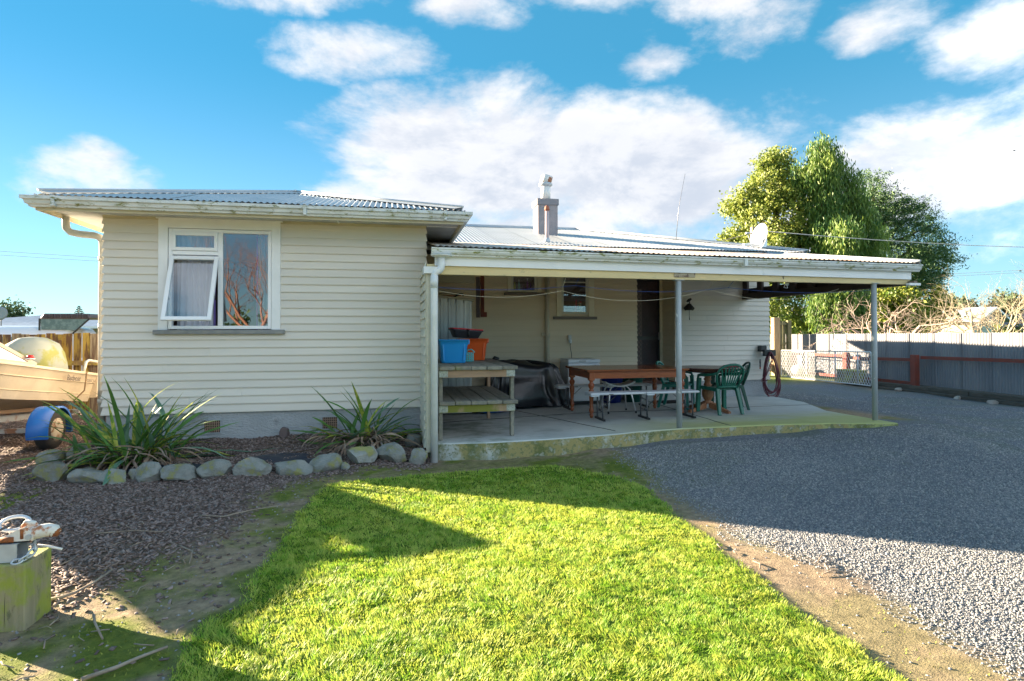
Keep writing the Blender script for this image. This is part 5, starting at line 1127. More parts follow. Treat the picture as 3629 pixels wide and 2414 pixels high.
o=MB().lathe([(.018,0),(.018,.01)],n=8).build('bolt',gal,tr_,(.085,-.052,.15)); o.rotation_euler=(R_(90),0,0)
def chain(P,r,par,name='chain_link'):
    for i in range(len(P)-1):
        a=Vector(P[i]);c=Vector(P[i+1]); d=(c-a); L=d.length*.75; d.normalize(); n_=d.orthogonal().normalized(); n2=d.cross(n_)
        if i%2: n_=n2
        mid=(a+c)/2; pts=[]
        for k in range(12):
            q=2*PI*k/12; pts.append(mid+d*(math.cos(q)*L)+n_*(math.sin(q)*r*2.4))
        MB().tube(pts,r,6,closed=True).build(name,gal,par)
chain([(-.45,-.08,.13),(-.38,-.085,.10),(-.33,-.08,.14),(-.27,-.07,.16),(-.22,-.06,.18),(-.17,-.055,.19),(-.12,-.05,.185)],.007,tr_)
chain([(.05,.02,.12),(.085,-.0,.09),(.11,-.03,.06),(.09,-.06,.03),(.06,-.085,.01),(.02,-.09,.004)],.007,tr_)
MB().tube([(-.30,-.05,.12),(-.15,-.055,.17),(-.02,-.05,.235)],.009,6).build('lever',M('dark_lever',(.08,.07,.07),rough=.5),tr_)
MB().tube([(.10,.02,.07),(.16,.03,.055),(.24,.03,.03)],.008,6).build('safety_cable',M('white_cable',(.7,.7,.7)),tr_)
# two wheels carry the drawbar's trailer out of frame
MB().box(-3.4,-2.2,-.5,-.42,0,.09).build('side_rail',gal,tr_); MB().box(-3.4,-2.2,.4,.48,0,.09).build('side_rail',gal,tr_); MB().box(-2.28,-2.2,-.42,.4,0,.09).build('cross_rail',gal,tr_)
for y in (-.62,.6):
    o=MB().lathe([(.20,-.07),(.27,-.06),(.27,.06),(.20,.07)],n=20).build('wheel',M('tyre_rubber',(.03,.03,.03),rough=.8),tr_,(-3.0,y,-.12)); o.rotation_euler=(R_(90),0,0)
# ---- boat on its trailer
bt_=thing('aluminium_boat','small cream aluminium boat with raised bow parked on a trailer left of the house','boat',(-5.70,11.10,.36)); bt_.rotation_euler=(R_(-7.35),0,0)
hullm=M('bounce_warmed_cream_hull',(.66,.56,.42),(.56,.47,.35),2.2,rough=.45,metal=.1,bump=.05,bscale=20,spots=(((.36,.30,.20),5,.60,.75,(1,.5,2)),((.30,.28,.12),9,.66,.76,(1,1,1))))  # cream made brighter to stand in for warm light bounced off the bark
LB=4.75; ST=[0,.25,.6,1,1.5,2,2.4,2.8,3.1,3.4,3.7,3.95,4.2,4.4,4.55,4.68,4.75]
def hb(d): f=d/LB; return .90 if f<.45 else max(.015,.90*(1-((f-.45)/.55)**2.3))
def sect(d):
    f=d/LB; b_=hb(d); k=.0+.62*max(0,(f-.62)/.38)**2.0; g=.60+.05*f*f-.14*f**6; c=.15+.27*max(0,(f-.45)/.55)**1.6+k*.25; c=max(c,k+.004)
    H=g-c
    return [(0,k),(b_*.42,k+(c-k)*.45),(b_*.44,k+(c-k)*.42),(b_*.80,c),(b_*.84,c-.012),(b_*.87,c+H*.22),(b_*.885,c+H*.235),(b_*.865,c+H*.26),(b_*.915,c+H*.62),(b_*.94,c+H*.64),(b_*.92,c+H*.67),(b_*.975,g-.035),(b_*1.0+.012,g-.035),(b_*1.0+.012,g),(b_-.03,g)]
V=[];Fc=[];ns=len(sect(0))
for d in ST:
    s_=sect(d); V+=[(x,-d,z) for x,z in s_]+[(-x,-d,z) for x,z in s_]
for i in range(len(ST)-1):
    for sde in (0,1):
        for k in range(ns-1): a=i*2*ns+sde*ns+k; Fc.append((a,a+2*ns,a+2*ns+1,a+1))
hull=MB().add(V,Fc)
s0=sect(0); hull.add([(x,0,z) for x,z in s0[:-1]]+[(-x,0,z) for x,z in reversed(s0[1:-1])],[tuple(range(2*len(s0)-3))]); hull.build('hull',hullm,bt_)
V=[];Fc=[]
for d in ST: b_=hb(d)*.86; V+=[(b_,-d,.32+.1*d/LB),(-b_,-d,.32+.1*d/LB)]
for i in range(len(ST)-1): Fc.append((2*i,2*i+2,2*i+3,2*i+1))
MB().add(V,Fc).build('cockpit_floor',M('boat_floor',(.3,.3,.28),rough=.8),bt_)
# foredeck, cabin, windscreen and side windows
V=[];Fc=[];DS=[2.9,3.4,3.8,4.1,4.4,4.62,4.74]
for d in DS:
    b_=hb(d)*.98; g=.60+.05*(d/LB)**2-.14*(d/LB)**6; cz=g+.08*(1-max(0,(d-3.3))/1.5)
    for u in (-1,-.7,-.35,0,.35,.7,1): V.append((b_*u,-d,g+(cz-g)*(1-abs(u)**2.5)))
for i in range(len(DS)-1):
    for k in range(6): a=i*7+k; Fc.append((a,a+7,a+8,a+1))
MB().add(V,Fc,True).build('foredeck',hullm,bt_)
wf_=M('windscreen_frame',(.30,.26,.22),rough=.4,metal=.6)
for s in (-1,1):
    A=(s*.90,-1.85,.615);B=(s*.74,-3.05,1.00);Cc=(s*.68,-3.62,.70);D=(s*.78,-3.5,.63)
    for p,q in ((A,B),(B,Cc),(A,D)): MB().beam(p,q,.03,.045).build('window_frame',wf_,bt_)
    g=MB(); g.add([A,B,Cc,D],[(0,1,2,3)]); g.build('side_window',M('clouded_acrylic',(.62,.60,.60),rough=.5,sub=.5),bt_)
    MB().lathe([(.03,-.012),(.045,0),(.03,.03)],n=10,sx=1,sy=1).build('navigation_lamp',M('red_lamp',(.55,.02,.02),rough=.2) if s>0 else M('green_lamp',(.02,.4,.05),rough=.2),bt_,(s*.92,-2.02,.70))
MB().lathe([(.058,-.014),(.058,0)],n=12).build('lamp_base',white_m,bt_,(.915,-2.02,.685))
g=MB(); g.add([(-.74,-3.05,1.0),(.74,-3.05,1.0),(.68,-3.62,.70),(-.68,-3.62,.70)],[(0,1,2,3)]); g.build('windscreen',gl_m,bt_); MB().beam((-.74,-3.05,1.0),(.74,-3.05,1.0),.03,.03).build('window_frame',wf_,bt_)
MB().beam((-.68,-3.62,.70),(.68,-3.62,.70),.03,.03).build('window_frame',wf_,bt_)
for s in (-1,1):
    MB().tube([(s*.86,-.42,.60),(s*.86,-.38,.76),(s*.86,-.30,.80),(s*.86,.05,.80),(s*.86,.12,.76),(s*.86,.14,.58)],.022,8).build('grab_rail',M('rail_tube',(.66,.60,.50),rough=.35,metal=.3),bt_)
    MB().hexa([(s*.60,0.001,.2),(s*.88,0.001,.2),(s*.88,.16,.3),(s*.60,.16,.3),(s*.60,0.001,.56),(s*.88,0.001,.56),(s*.88,.16,.56),(s*.60,.16,.56)]).build('stern_pod',hullm,bt_)
# covered outboard
V=[];Fc=[];n=20; LV=[(.30,.50,.20,.26),(.36,.62,.24,.30),(.36,.78,.26,.34),(.34,.95,.24,.34),(.28,1.10,.20,.28),(.14,1.20,.12,.18),(.02,1.22,.02,.03)]
for (a,z,b_,c_) in LV:
    for k in range(n):
        q=2*PI*k/n; p=.62; ex=abs(math.cos(q))**p*(1 if math.cos(q)>=0 else -1); ey=abs(math.sin(q))**p*(1 if math.sin(q)>=0 else -1); r=1+.05*math.sin(q*5+z*9)+.03*math.sin(q*11-z*6)
        V.append((ex*a*1.05*r,.05+ey*c_*1.15*r-(z-.6)*.25,z))
for i in range(len(LV)-1):
    for k in range(n): k2=(k+1)%n; Fc.append((i*n+k,i*n+k2,(i+1)*n+k2,(i+1)*n+k))
oc=thing('outboard_cover','olive and grey fabric cover over the outboard motor at the boat stern','cover'); 
o=MB().add(V,Fc,True).build('fabric',M('olive_canvas',(.30,.31,.10),(.34,.37,.34),1.6,.46,.54,rough=.75,bump=.3,bscale=14),oc); oc.location=(-5.70,11.10,.36)
for k in range(3): MB().tube([(.30+.02*k,-.18+.08*k,.62),(.33+.01*k,-.20+.08*k,.85),(.25,-.22+.06*k,1.06),(.13,-.2+.05*k,1.17)],.012,6).build('fabric_fold',M('grey_canvas_fold',(.38,.42,.42),rough=.8),oc)
MB().beam((-.24,.22,-.25),(-.24+.48,.22,-.25),.02,.05).build('lower_unit',black_m,oc); MB().tube([(0,.12,.5),(0,.2,.1),(0,.25,-.15)],[.08,.06,.05],8).build('motor_leg',black_m,oc)
MB().tube([(.93,-.48,.60),(.93,-.52,.3),(.80,-.58,.12),(.5,-.6,.0)],.012,5).build('tie_down_strap',M('strap_brown',(.20,.13,.07),rough=.8),bt_)
def text(s,size,m,parent,loc,rot,shear=0,ext=.001,name='lettering'):
    cu=bpy.data.curves.new(name,'FONT'); cu.body=s; cu.size=size; cu.extrude=ext; cu.shear=shear; tmp=bpy.data.objects.new('tmp',cu); COL.objects.link(tmp)
    dg=bpy.context.evaluated_depsgraph_get(); me=bpy.data.meshes.new_from_object(tmp.evaluated_get(dg)); bpy.data.objects.remove(tmp); me.materials.clear(); me.materials.append(m)
    o=link(name,me,parent,loc); o.rotation_euler=rot; return o
ink=M('dark_lettering',(.06,.05,.05),rough=.6)
text('Batboat',.13,ink,bt_,(.905,-1.02,.44),(R_(84),0,R_(90)),.35); text('O.B.C.1-1',.075,ink,bt_,(.905,-.40,.44),(R_(84),0,R_(90)))
# trailer under the boat
tl=thing('boat_trailer','boat trailer with blue mudguards under the cream boat','trailer',(-5.70,9.0,0)); rusty=M('worn_trailer_steel',(.36,.38,.40),(.24,.12,.07),5,.5,.62,rough=.6)
for s in (-1,1):
    MB().beam((s*.45,2.4,.30),(s*.42,-1.6,.62),.06,.09).build('long_rail',rusty,tl); MB().beam((s*.42,-1.6,.62),(0,-3.2,.66),.06,.08).build('draw_rail',rusty,tl)
    for yy in (.55,):
        w_=MB().lathe([(.05,-.09),(.17,-.09),(.255,-.08),(.285,-.05),(.285,.05),(.255,.08),(.17,.09),(.05,.09)],n=28).build('wheel',M('tyre_rubber',(.03,.03,.03),rough=.8),tl,(s*.98,yy,.27)); w_.rotation_euler=(0,R_(90),0)
        MB().lathe([(.03,.092),(.10,.098),(.165,.094),(.165,.088)],n=20).build('rim',M('rusty_cream_rim',(.50,.44,.34),(.26,.13,.06),12,.5,.6,rough=.6),w_)
        g=MB(); n=16; V=[];Fc=[]
        for k in range(n+1):
            q=R_(-15+210*k/n); r=.335
            for (x,rr_) in ((s*.98-.13,r),(s*.98+.13,r),(s*.98+.13*1,r-.03)): V.append((x,yy+r*0+rr_*math.cos(q),.27+rr_*math.sin(q)))
        for k in range(n):
            for j in (0,1): a=k*3+j; Fc.append((a,a+3,a+4,a+1))
        g.add(V,Fc,True); g.build('mudguard',M('blue_mudguard',(.01,.13,.50),rough=.35),tl)
MB().beam((-.98,.55,.27),(.98,.55,.27),.06,.06).build('axle',rusty,tl)
for yy,z in ((2.2,.33),(1.2,.41),(-.2,.52),(-1.2,.60)): MB().beam((-.6,yy,z),(.6,yy,z),.07,.06).build('cross_member',rusty,tl)
for s in (-1,1): MB().beam((s*.55,1.9,.44),(s*.5,-.9,.66),.05,.05).build('bunk',M('bunk_timber',(.2,.13,.08),rough=.9),tl)
MB().beam((0,-3.2,.0),(0,-3.2,.66),.06,.06).build('jockey_leg',rusty,tl)
# left paling fence
fp=thing('paling_fence','weathered brown and yellow timber paling fence behind the boat','fence'); pal=[M('paling_yellow',(.40,.26,.05),(.13,.065,.03),7,.42,.58,rough=.9,stretch=(3,3,.35),bump=.3,bscale=20,rnd=.2),M('paling_brown',(.12,.065,.04),(.38,.25,.08),6,.5,.66,rough=.9,stretch=(3,3,.35),bump=.3,bscale=20,rnd=.25),M('paling_pale',(.34,.26,.16),(.14,.08,.05),7,.4,.62,rough=.9,stretch=(4,4,.3),bump=.3,bscale=20,rnd=.2)]  # yellow tones also carry painted-in warm bounce light from the bark
x=-11.5; i=0
while x<-3.9:
    w_=.135+random.uniform(-.01,.015); gap=random.choice([.004,.006,.012,.03]) ; y=13.2+(.022 if i%2 else 0); h=1.62+random.uniform(-.02,.02)
    a=random.uniform(-.012,.012); MB().hexa([(x,y,.02),(x+w_,y,.02),(x+w_,y+.02,.02),(x,y+.02,.02),(x+a,y,h),(x+w_+a,y,h+random.uniform(-.01,.01)),(x+w_+a,y+.02,h),(x+a,y+.02,h)]).build('paling',random.choices(pal,[4,4,2])[0],fp); x+=w_+gap; i+=1
for z in (.45,1.0): MB().box(-11.5,-3.85,13.13,13.199,z,z+.09).build('rail',M('mossy_fence_rail',(.22,.13,.06),(.42,.30,.05),4,.45,.6,rough=.9),fp)
for xx in (-11,-8.7,-6.4,-4.1): MB().box(xx,xx+.1,13.03,13.129,0,1.5).build('fence_post',pal[1],fp)
# white estate car with its tailgate up, behind the fence
car=thing('parked_car','white estate car with its dark tailgate raised behind the paling fence','car',(-9.6,17.0,0)); cw=M('white_car_paint',(.70,.76,.84),rough=.2); cg=M('car_glass',(.10,.17,.18),(.16,.25,.26),9,.4,.6,rough=.15)
def carsec(V): pass
rings=[]
for z,x0,x1,hw in ((.30,-2.25,2.1,.82),(.55,-2.35,2.2,.89),(.95,-2.30,2.2,.90),(1.02,-2.1,2.17,.88)): rings.append([(x,y,z) for x,y in ((x0,-hw*.85),(x0+.25,-hw),(x1-.15,-hw),(x1,-hw*.85),(x1,hw*.85),(x1-.15,hw),(x0+.25,hw),(x0,hw*.85))])
loft(rings,True,True).build('body',cw,car)
rings=[]
for z,x0,x1,hw in ((1.02,-1.2,2.14,.84),(1.60,-.55,1.98,.70),(1.735,-.3,1.90,.66),(1.80,.1,1.65,.55),(1.815,.3,1.3,.30)): rings.append([(x,y,z) for x,y in ((x0,-hw*.85),(x0+.12,-hw),(x1-.1,-hw),(x1,-hw*.85),(x1,hw*.85),(x1-.1,hw),(x0+.12,hw),(x0,hw*.85))])
loft(rings,True,True).build('cabin',cw,car)
for s in (-1,1):
    for a,b_ in ((-.75,.15),(.25,1.05),(1.15,1.85)): MB().hexa([(a,s*.835,1.08),(b_,s*.835,1.08),(b_,s*.845,1.08),(a,s*.845,1.08),(a+.05,s*.725,1.55),(b_-.02,s*.725,1.55),(b_-.02,s*.735,1.55),(a+.05,s*.735,1.55)]).build('side_window',cg,car)
    for xx in (-1.4,1.35):
        o=MB().lathe([(.2,-.1),(.31,-.09),(.33,0),(.31,.09),(.2,.1)],n=20).build('wheel',M('tyre_rubber',(.03,.03,.03)),car,(xx,s*.80,.33)); o.rotation_euler=(R_(90),0,0)
tg=MB().hexa([(1.30,-.72,1.98),(2.40,-.72,1.98),(2.40,.72,1.98),(1.30,.72,1.98),(1.36,-.68,2.11),(2.36,-.68,2.11),(2.36,.68,2.11),(1.36,.68,2.11)]).build('tailgate',M('dark_spoiler',(.10,.085,.09),(.14,.12,.125),9,rough=.5),car,bev=.03)
for k in range(8): MB().box(1.42+k*.12,1.50+k*.12,-.735,-.715,2.0,2.09).build('spoiler_rib',M('rib_dark',(.05,.045,.05)),car)
MB().hexa([(1.34,-.70,1.72),(2.10,-.70,1.70),(2.10,-.68,1.70),(1.34,-.68,1.72),(1.32,-.70,1.979),(2.36,-.70,1.979),(2.36,-.68,1.979),(1.32,-.68,1.979)]).build('tailgate_window',cg,car)
MB().beam((2.38,-.71,1.98),(2.02,-.71,1.62),.03,.03).build('gas_strut',black_m,car); MB().beam((1.31,-.71,1.99),(1.31,-.71,1.70),.03,.03).build('tailgate_edge',black_m,car)
MB().tube([(.05,-.2,1.79),(.03,-.2,1.83),(.0,-.2,1.98)],[.03,.012,.006],6).build('roof_aerial',black_m,car)
# neighbour's house beyond
nh=thing('neighbour_house','low house with long blue grey metal roof beyond the paling fence','house',(-19,36,0)); nr=M('blue_grey_roof',(.16,.24,.36),(.11,.17,.27),3,rough=.5,stretch=(2,1,1)); nw=M('neighbour_wall',(.45,.38,.28),rough=.8)
MB().box(-5.5,9,.5,7,0,1.9).build('wall',nw,nh)
MB().add([(-6.5,0,1.95),(10,0,1.95),(10,7.5,1.95),(-6.5,7.5,1.95),(-.5,3.75,2.72),(8.0,3.75,2.62)],[(0,1,5,4),(1,2,5),(2,3,4,5),(3,0,4)]).build('roof',nr,nh)
MB().box(-6.5,10,-.12,0,1.86,1.98).build('gutter',white_m,nh)
for xx in (-3,1,5): MB().box(xx,xx+1.2,.46,.5,.9,1.6).build('window',cg,nh)
MB().hexa([(-.02,1.1,1.95),(.28,1.1,1.95),(.28,1.2,1.95),(-.02,1.2,1.95),(-.05,2.8,2.72),(.22,2.8,2.72),(.22,2.9,2.72),(-.05,2.9,2.72)]).build('flashing_strip',M('pale_flashing',(.7,.68,.64),rough=.6),nh)
nd_=thing('satellite_dish','small round grey satellite dish on the blue grey neighbouring roof','satellite dish',(-19.9,35.6,1.98)); o=MB().lathe([(.0,.0),(.2,.02),(.36,.07),(.37,.08),(.2,.035),(.0,.015)],n=24).build('reflector',M('dish_grey',(.30,.32,.34)),nd_,(0,0,.65)); o.rotation_euler=(R_(80),0,0); MB().tube([(0,.05,0),(0,.05,.6)],.025,6).build('mast',M('dish_grey',(.3,.32,.34)),nd_); MB().beam((0,-.02,.3),(-.7,-.1,.05),.04,.03).build('arm',white_m,nd_)
# ------------------------------------------------ right side fences and gate
cor=M('old_corrugated_iron',(.30,.30,.32),(.22,.23,.26),1.3,rough=.6,metal=.1,rnd=.08,stretch=(1,1,.4),spots=(((.40,.38,.36),9,.6,.75,(1,1,.3)),((.14,.14,.16),3,.6,.8,(1,1,.3))))
fr=thing('corrugated_fence','grey corrugated iron fence with vertical sheets along the right boundary','fence')
redm=M('faded_red_paint',(.26,.055,.035),(.20,.06,.045),5,rough=.75,bump=.2,bscale=30,spots=(((.16,.13,.09),6,.58,.7,(1,1,1)),))
y=7.0; i=0; seg=.86
while y<22.4:
    V=[];Fc=[];n=11*6; x=15.9+(.006 if i%2 else 0); zt0=1.585-(.0095*(y-12.2) if y>12.2 else 0); top=max(1.50,zt0)+random.uniform(-.008,.008)
    for k in range(n+1):
        yy=y+(seg+.03)*k/n; xx=x-.016*math.cos(2*PI*k/6)
        for z in (-.03,.5,1.0,top): V.append((xx,yy,z))
    for k in range(n):
        for q in range(3): a=k*4+q; Fc.append((a,a+4,a+5,a+1))
    MB().add(V,Fc,True).build('iron_sheet',cor,fr); y+=seg; i+=1
for (yy,h) in ((9.3,.95),(12.0,.95) if False else (9.3,.95),(15.1,.91),(17.85,.88),(20.6,.80)):
    MB().bbox(15.50,15.66,yy-.095,yy+.095,-.2,h,.008).build('fence_post',redm,fr)
for (a,b_,za,zb) in ((6.6,9.2,.92,.92),(9.4,15.0,.90,.83),(15.2,17.75,.75,.70),(17.95,20.5,.76,.74)):
    MB().beam((15.70,a,za),(15.70,b_,zb),.05,.095).build('red_rail',redm,fr)
for (a,b_) in ((15.2,17.75),(17.95,20.5)): MB().beam((15.72,a,.02),(15.72,b_,.03),.05,.10).build('red_rail',redm,fr)
slp=M('dark_sleeper',(.075,.065,.055),(.13,.11,.09),5,rough=.9,bump=.5,bscale=25,stretch=(5,.6,5),spots=(((.28,.25,.21),3,.66,.74,(1,1,1)),))
yy=6.2; k=0
while yy<17.2:
    L=2.35; a,b_=yy,min(yy+L-.02,17.4); dz=random.uniform(-.01,.01)
    MB().bbox(15.38,15.50,a,b_,-.14+dz,-.005+dz,.012).build('sleeper',slp,fr); MB().bbox(15.30,15.44,a+.6,min(b_+.6,17.6),-.30,-.142,.012).build('sleeper',slp,fr); yy+=L; k+=1
MB().box(15.50,15.88,6.2,17.6,-.3,-.02).build('soil_backing',M('soil',(.12,.10,.08),rough=1),fr)
for (x,y,a,b_) in ((15.15,12.4,.14,.07),(15.2,13.4,.10,.05),(15.2,15.3,.12,.06),(15.18,16.2,.08,.05)):
    rock(x,y,a,b_,'pale broken brick lump beside the sleepers, %s'%{12.4:'nearest of all',13.4:'second nearest',15.3:'third along',16.2:'farthest'}[y],int(y*10),m=M('brick_lump',(.42,.36,.32),rough=.9,bump=.4),group='rubble along the sleepers')
# timber gate posts and short timber fence
tf=thing('timber_fence','short tall timber fence panel with thick pale post behind the mesh gate','fence'); tpm=M('pale_split_post',(.40,.29,.17),(.30,.21,.12),5,rough=.85,stretch=(4,4,.5),bump=.4,bscale=20,spots=(((.16,.10,.06),4,.62,.7,(3,3,.4)),)); tgm=M('green_grey_timber',(.20,.19,.10),(.14,.13,.07),6,rough=.9,stretch=(4,4,.5),rnd=.12)
MB().bbox(14.66,14.93,20.5,20.72,-.2,2.17,.012).build('fence_post',tpm,tf); MB().bbox(15.36,15.52,20.62,20.76,-.2,2.06,.01).build('fence_post',tgm,tf)
for i in range(3): MB().bbox(14.95+i*.135,15.07+i*.135,20.74,20.765,-.1,2.02,.003).build('paling',tgm,tf)
for z in (1.10,1.88): MB().box(14.94,15.355,20.68,20.735,z,z+.09).build('rail',tgm,tf)
MB().bbox(12.9,14.65,20.6,20.7,.05,.35,.01).build('plank',tpm,tf); MB().box(12.9,13.0,20.62,20.7,-.1,.05).build('foot_block',tpm,tf)
# mesh gate
gt=thing('mesh_gate','galvanised pipe gate with diamond chain mesh standing open along the driveway','gate'); gp_=M('gate_pipe',(.62,.64,.68),rough=.4,metal=.3)
GA=Vector((14.88,20.4,0)); GB=Vector((14.15,15.2,0)); gd=(GB-GA); GL=gd.length; gd.normalize()
def gp3(s,z): q=GA+gd*s; return (q.x,q.y,-.12+.11*s/GL+z)
o=MB().tube([gp3(0,.06),gp3(0,.95),gp3(.06,1.01),gp3(GL-.06,1.01),gp3(GL,.95),gp3(GL,.06),gp3(GL-.06,0),gp3(.06,0)],.021,8,closed=True).build('pipe_frame',gp_,gt)
for s in (1.75,3.45,4.6): MB().tube([gp3(s,0),gp3(s,1.01)],.018,8).build('upright',gp_,gt)
b=MB(); p=.12; nk=int(GL/p)+14
for k in range(-13,nk):
    for sg in (1,-1):
        s0=k*p; s1=s0+.98*.62
        if sg<0: a,c_=(s0,.98),(s1,.02)
        else: a,c_=(s0,.02),(s1,.98)
        def cl(a,c_):
            (xa,za),(xc,zc)=a,c_
            if xc<=0.02 or xa>=GL-.02: return None
            t0=max(0,(0.02-xa)/(xc-xa)); t1=min(1,(GL-.02-xa)/(xc-xa)); return (xa+(xc-xa)*t0,za+(zc-za)*t0),(xa+(xc-xa)*t1,za+(zc-za)*t1)
        r=cl(a,c_)
        if r: b.beam(gp3(*r[0]),gp3(*r[1]),.008,.008)
b.build('chain_mesh',gp_,gt,kind='stuff')
wx=thing('wooden_box','old green mossy wooden box standing behind the mesh gate','box',(15.2,17.2,-.12)); MB().bbox(-.24,.24,-.4,.4,0,.42,.01).build('box_body',M('mossy_box',(.30,.30,.06),(.16,.13,.08),4,.4,.6,rough=.9),wx); MB().bbox(-.26,.26,-.42,.42,.42,.455,.008).build('lid',M('mossy_box_lid',(.34,.35,.07),rough=.9),wx)
pot=thing('concrete_ball','pale round concrete ball behind the left end of the mesh gate','garden ornament',(15.25,19.9,-.08)); MB().lathe([(.05,0),(.20,.06),(.26,.22),(.20,.38),(.04,.44)],n=16).build('ball',M('pale_concrete',(.50,.48,.42),rough=.9,bump=.3),pot)
# ------------------------------------------------ trees
def crown(name,blobs,n,size,mats_c,parent,droop=0,clump=.32,asp=1.0,per=26,seed=1,fill=.25,spray=0,sub=5):
    rg=np.random.default_rng(seed); B=np.array(blobs,float)
    if sub:
        Q=[]
        for x,y,z,r in B:
            Q.append((x,y,z,r*.72))
            for _ in range(sub):
                u=rg.normal(size=3); u/=np.linalg.norm(u); q=r*rg.uniform(.25,.5); Q.append((x+u[0]*r*.78,y+u[1]*r*.78,z+u[2]*r*.78,q))
        B=np.array(Q)
    wts=B[:,3]**2; wts/=wts.sum(); nc=n//per
    bi=rg.choice(len(B),nc,p=wts); u=rg.normal(size=(nc,3)); u/=np.linalg.norm(u,axis=1)[:,None]
    rad=np.where(rg.uniform(size=nc)<fill,rg.uniform(.2,.8,nc),rg.uniform(.82,1.12,nc))
    C=B[bi,:3]+u*(B[bi,3]*rad)[:,None]*[1,1,.95]
    cs_=rg.uniform(.6,1.3,nc)*clump; ctone=np.clip(rg.normal(.45,.25,nc),0,1)
    ci=np.repeat(np.arange(nc),per); m=len(ci); off=rg.normal(size=(m,3))*cs_[ci][:,None]*.55
    if spray: off=off*.45+u[ci]*[1,1,.55]*(rg.uniform(-.2,1,m)*cs_[ci]*spray)[:,None]
    if droop: off[:,2]*=1.5; off[:,2]-=abs(rg.normal(size=m))*cs_[ci]*droop
    P=C[ci]+off; S=size*rg.uniform(.55,1.3,m)
    Rm=rots(m,.9,rg)
    if droop: Rm=rots(m,.25,rg)
    lv=np.array([(-.5,0,0),(0,-.35,.08),(.5,0,0),(0,.35,.08)])*[1,asp,1] if not droop else np.array([(0,0,.5),(.16,0,0),(0,.05,-.9),(-.16,0,0)])
    V=np.einsum('nij,kj->nki',Rm,lv)*S[:,None,None]+P[:,None,:]
    F=np.arange(4*m).reshape(m,4); tone=np.clip(ctone[ci]+rg.normal(0,.15,m),0,1)
    me=np_mesh(name,V.reshape(-1,3),F,mats_c,tone.repeat(4)); return link(name,me,parent)
def limbs(base,blobs,r,m,parent,sep=True):
    z0=float(base[2]); top=Vector(max(blobs,key=lambda b:b[2])[:3]); b0=Vector(base)
    MB().tube([b0,b0.lerp(top,.35)+Vector((.1,.1,0)),b0.lerp(top,.7),top],[r,r*.7,r*.4,r*.12],9).build('trunk',m,parent)
    L=MB()
    for b in blobs:
        c=Vector(b[:3]); t=min(.8,max(.05,(c.z-z0)/(top.z-z0)-.15)); s=b0.lerp(top,t); mid=s.lerp(c,.5)+Vector((0,0,-.15)); L.tube([s,mid,c],[r*.4*(1-t*.6),r*.22,r*.06],6)
    L.build('limbs',m,parent)
bk1=M('tree_bark',(.16,.12,.09),(.10,.075,.055),8,rough=.9,stretch=(4,4,.5)); bk2=M('red_brown_bark',(.22,.11,.07),(.15,.08,.05),8,rough=.9,stretch=(4,4,.5))
T1=[(21.8,30,11.4,1.05),(21.1,30,10.0,1.36),(23.2,31,10.2,1.16),(20.2,30,8.5,1.36),(21.3,29,7.9,1.57),(19.7,30,7.0,1.18),(20.5,29,6.0,1.68),(23.4,30,6.7,1.38),(24.5,31,8.4,1.04),(19.8,30,5.6,1.23),(22.0,30,4.2,1.49),(22.2,30,2.7,1.24),(20.4,30.5,3.2,1.3),(21.0,31.5,9.0,1.2),(22.0,32,7,1.5)]
T2=[(22.9,28,11.6,.71),(23.4,28,10.6,1.14),(22.4,28,10.2,.94),(24.3,28,9.5,1.19),(23.2,28,8.8,1.3),(25.3,28,7.9,1.2),(22.9,27,6.9,1.37),(24.8,28,6.0,1.55),(23.2,28,5.5,1.18),(23.4,27,4.2,1.38),(22.9,27,3.0,1.26),(23.9,27,2.6,1.03),(24.5,29,4,1.3)]
T3=[(30.0,32,10.9,.77),(30.2,32,9.4,1.38),(31.6,32,9.7,.83),(31.1,32,8.0,1.8),(32.8,32,8.9,1.26),(33.6,32,7.3,1.4),(34.6,32,8.6,.7),(31.6,32,6.1,1.94),(33.9,32,5.6,1.26),(35.1,32,6.2,.8),(32.6,32,4.7,1.53),(30.0,32,5.0,1.65),(34.6,32,4.8,.75),(29.5,32,7.5,1.5),(29.0,32,9.0,1.2)]
t=thing('broadleaf_tree','tall rounded yellow green broadleaf tree directly behind the satellite dish','tree'); limbs((21.3,30,0),T1,.38,bk1,t)
crown('crown',T1,56000,.17,M('leaf_yellowgreen',(.14,.21,.035),attr=(.38,.42,.09),rough=.5,sub=.35),t,clump=.30,asp=.9,seed=1,fill=.10)
t=thing('weeping_conifer','tall conifer with drooping bright green sprays in the middle of the tree group','tree'); limbs((23.6,28.3,0),T2,.30,bk2,t)
crown('crown',T2,56000,.19,M('leaf_weeping',(.045,.13,.03),attr=(.24,.33,.055),rough=.55,sub=.3),t,droop=1.5,clump=.30,seed=2,fill=.2)
t=thing('dark_conifer','wide dark green conifer at the right of the tree group','tree'); limbs((31.2,32.5,0),T3,.40,bk1,t)
crown('crown',T3,56000,.19,M('leaf_dark',(.035,.10,.045),attr=(.15,.26,.08),rough=.6,sub=.2),t,clump=.42,asp=.4,seed=3,fill=.12,spray=2.0,sub=7)
TB=[(30.5,30,3.2,1.31),(29.3,30,3.5,1.04),(32.1,30,3.5,.92),(27.8,30,2.4,1.29),(31.1,30,2.2,1.31),(33.0,30,2.9,.93),(29.5,29.5,2,1.2)]
t=thing('yellow_shrub','bright yellow green rounded shrub below the dark conifer','shrub'); limbs((30,30.5,0),TB,.16,bk1,t); crown('crown',TB,16000,.19,M('leaf_bright',(.10,.18,.02),attr=(.40,.42,.06),rough=.5,sub=.3),t,clump=.34,seed=4)
TC=[(18.3,26,2.2,1.2),(19.4,26.5,1.4,1.2),(17.4,25,2.8,.9),(17.0,25.5,1.2,1.1),(16.5,24.5,3.6,.7)]
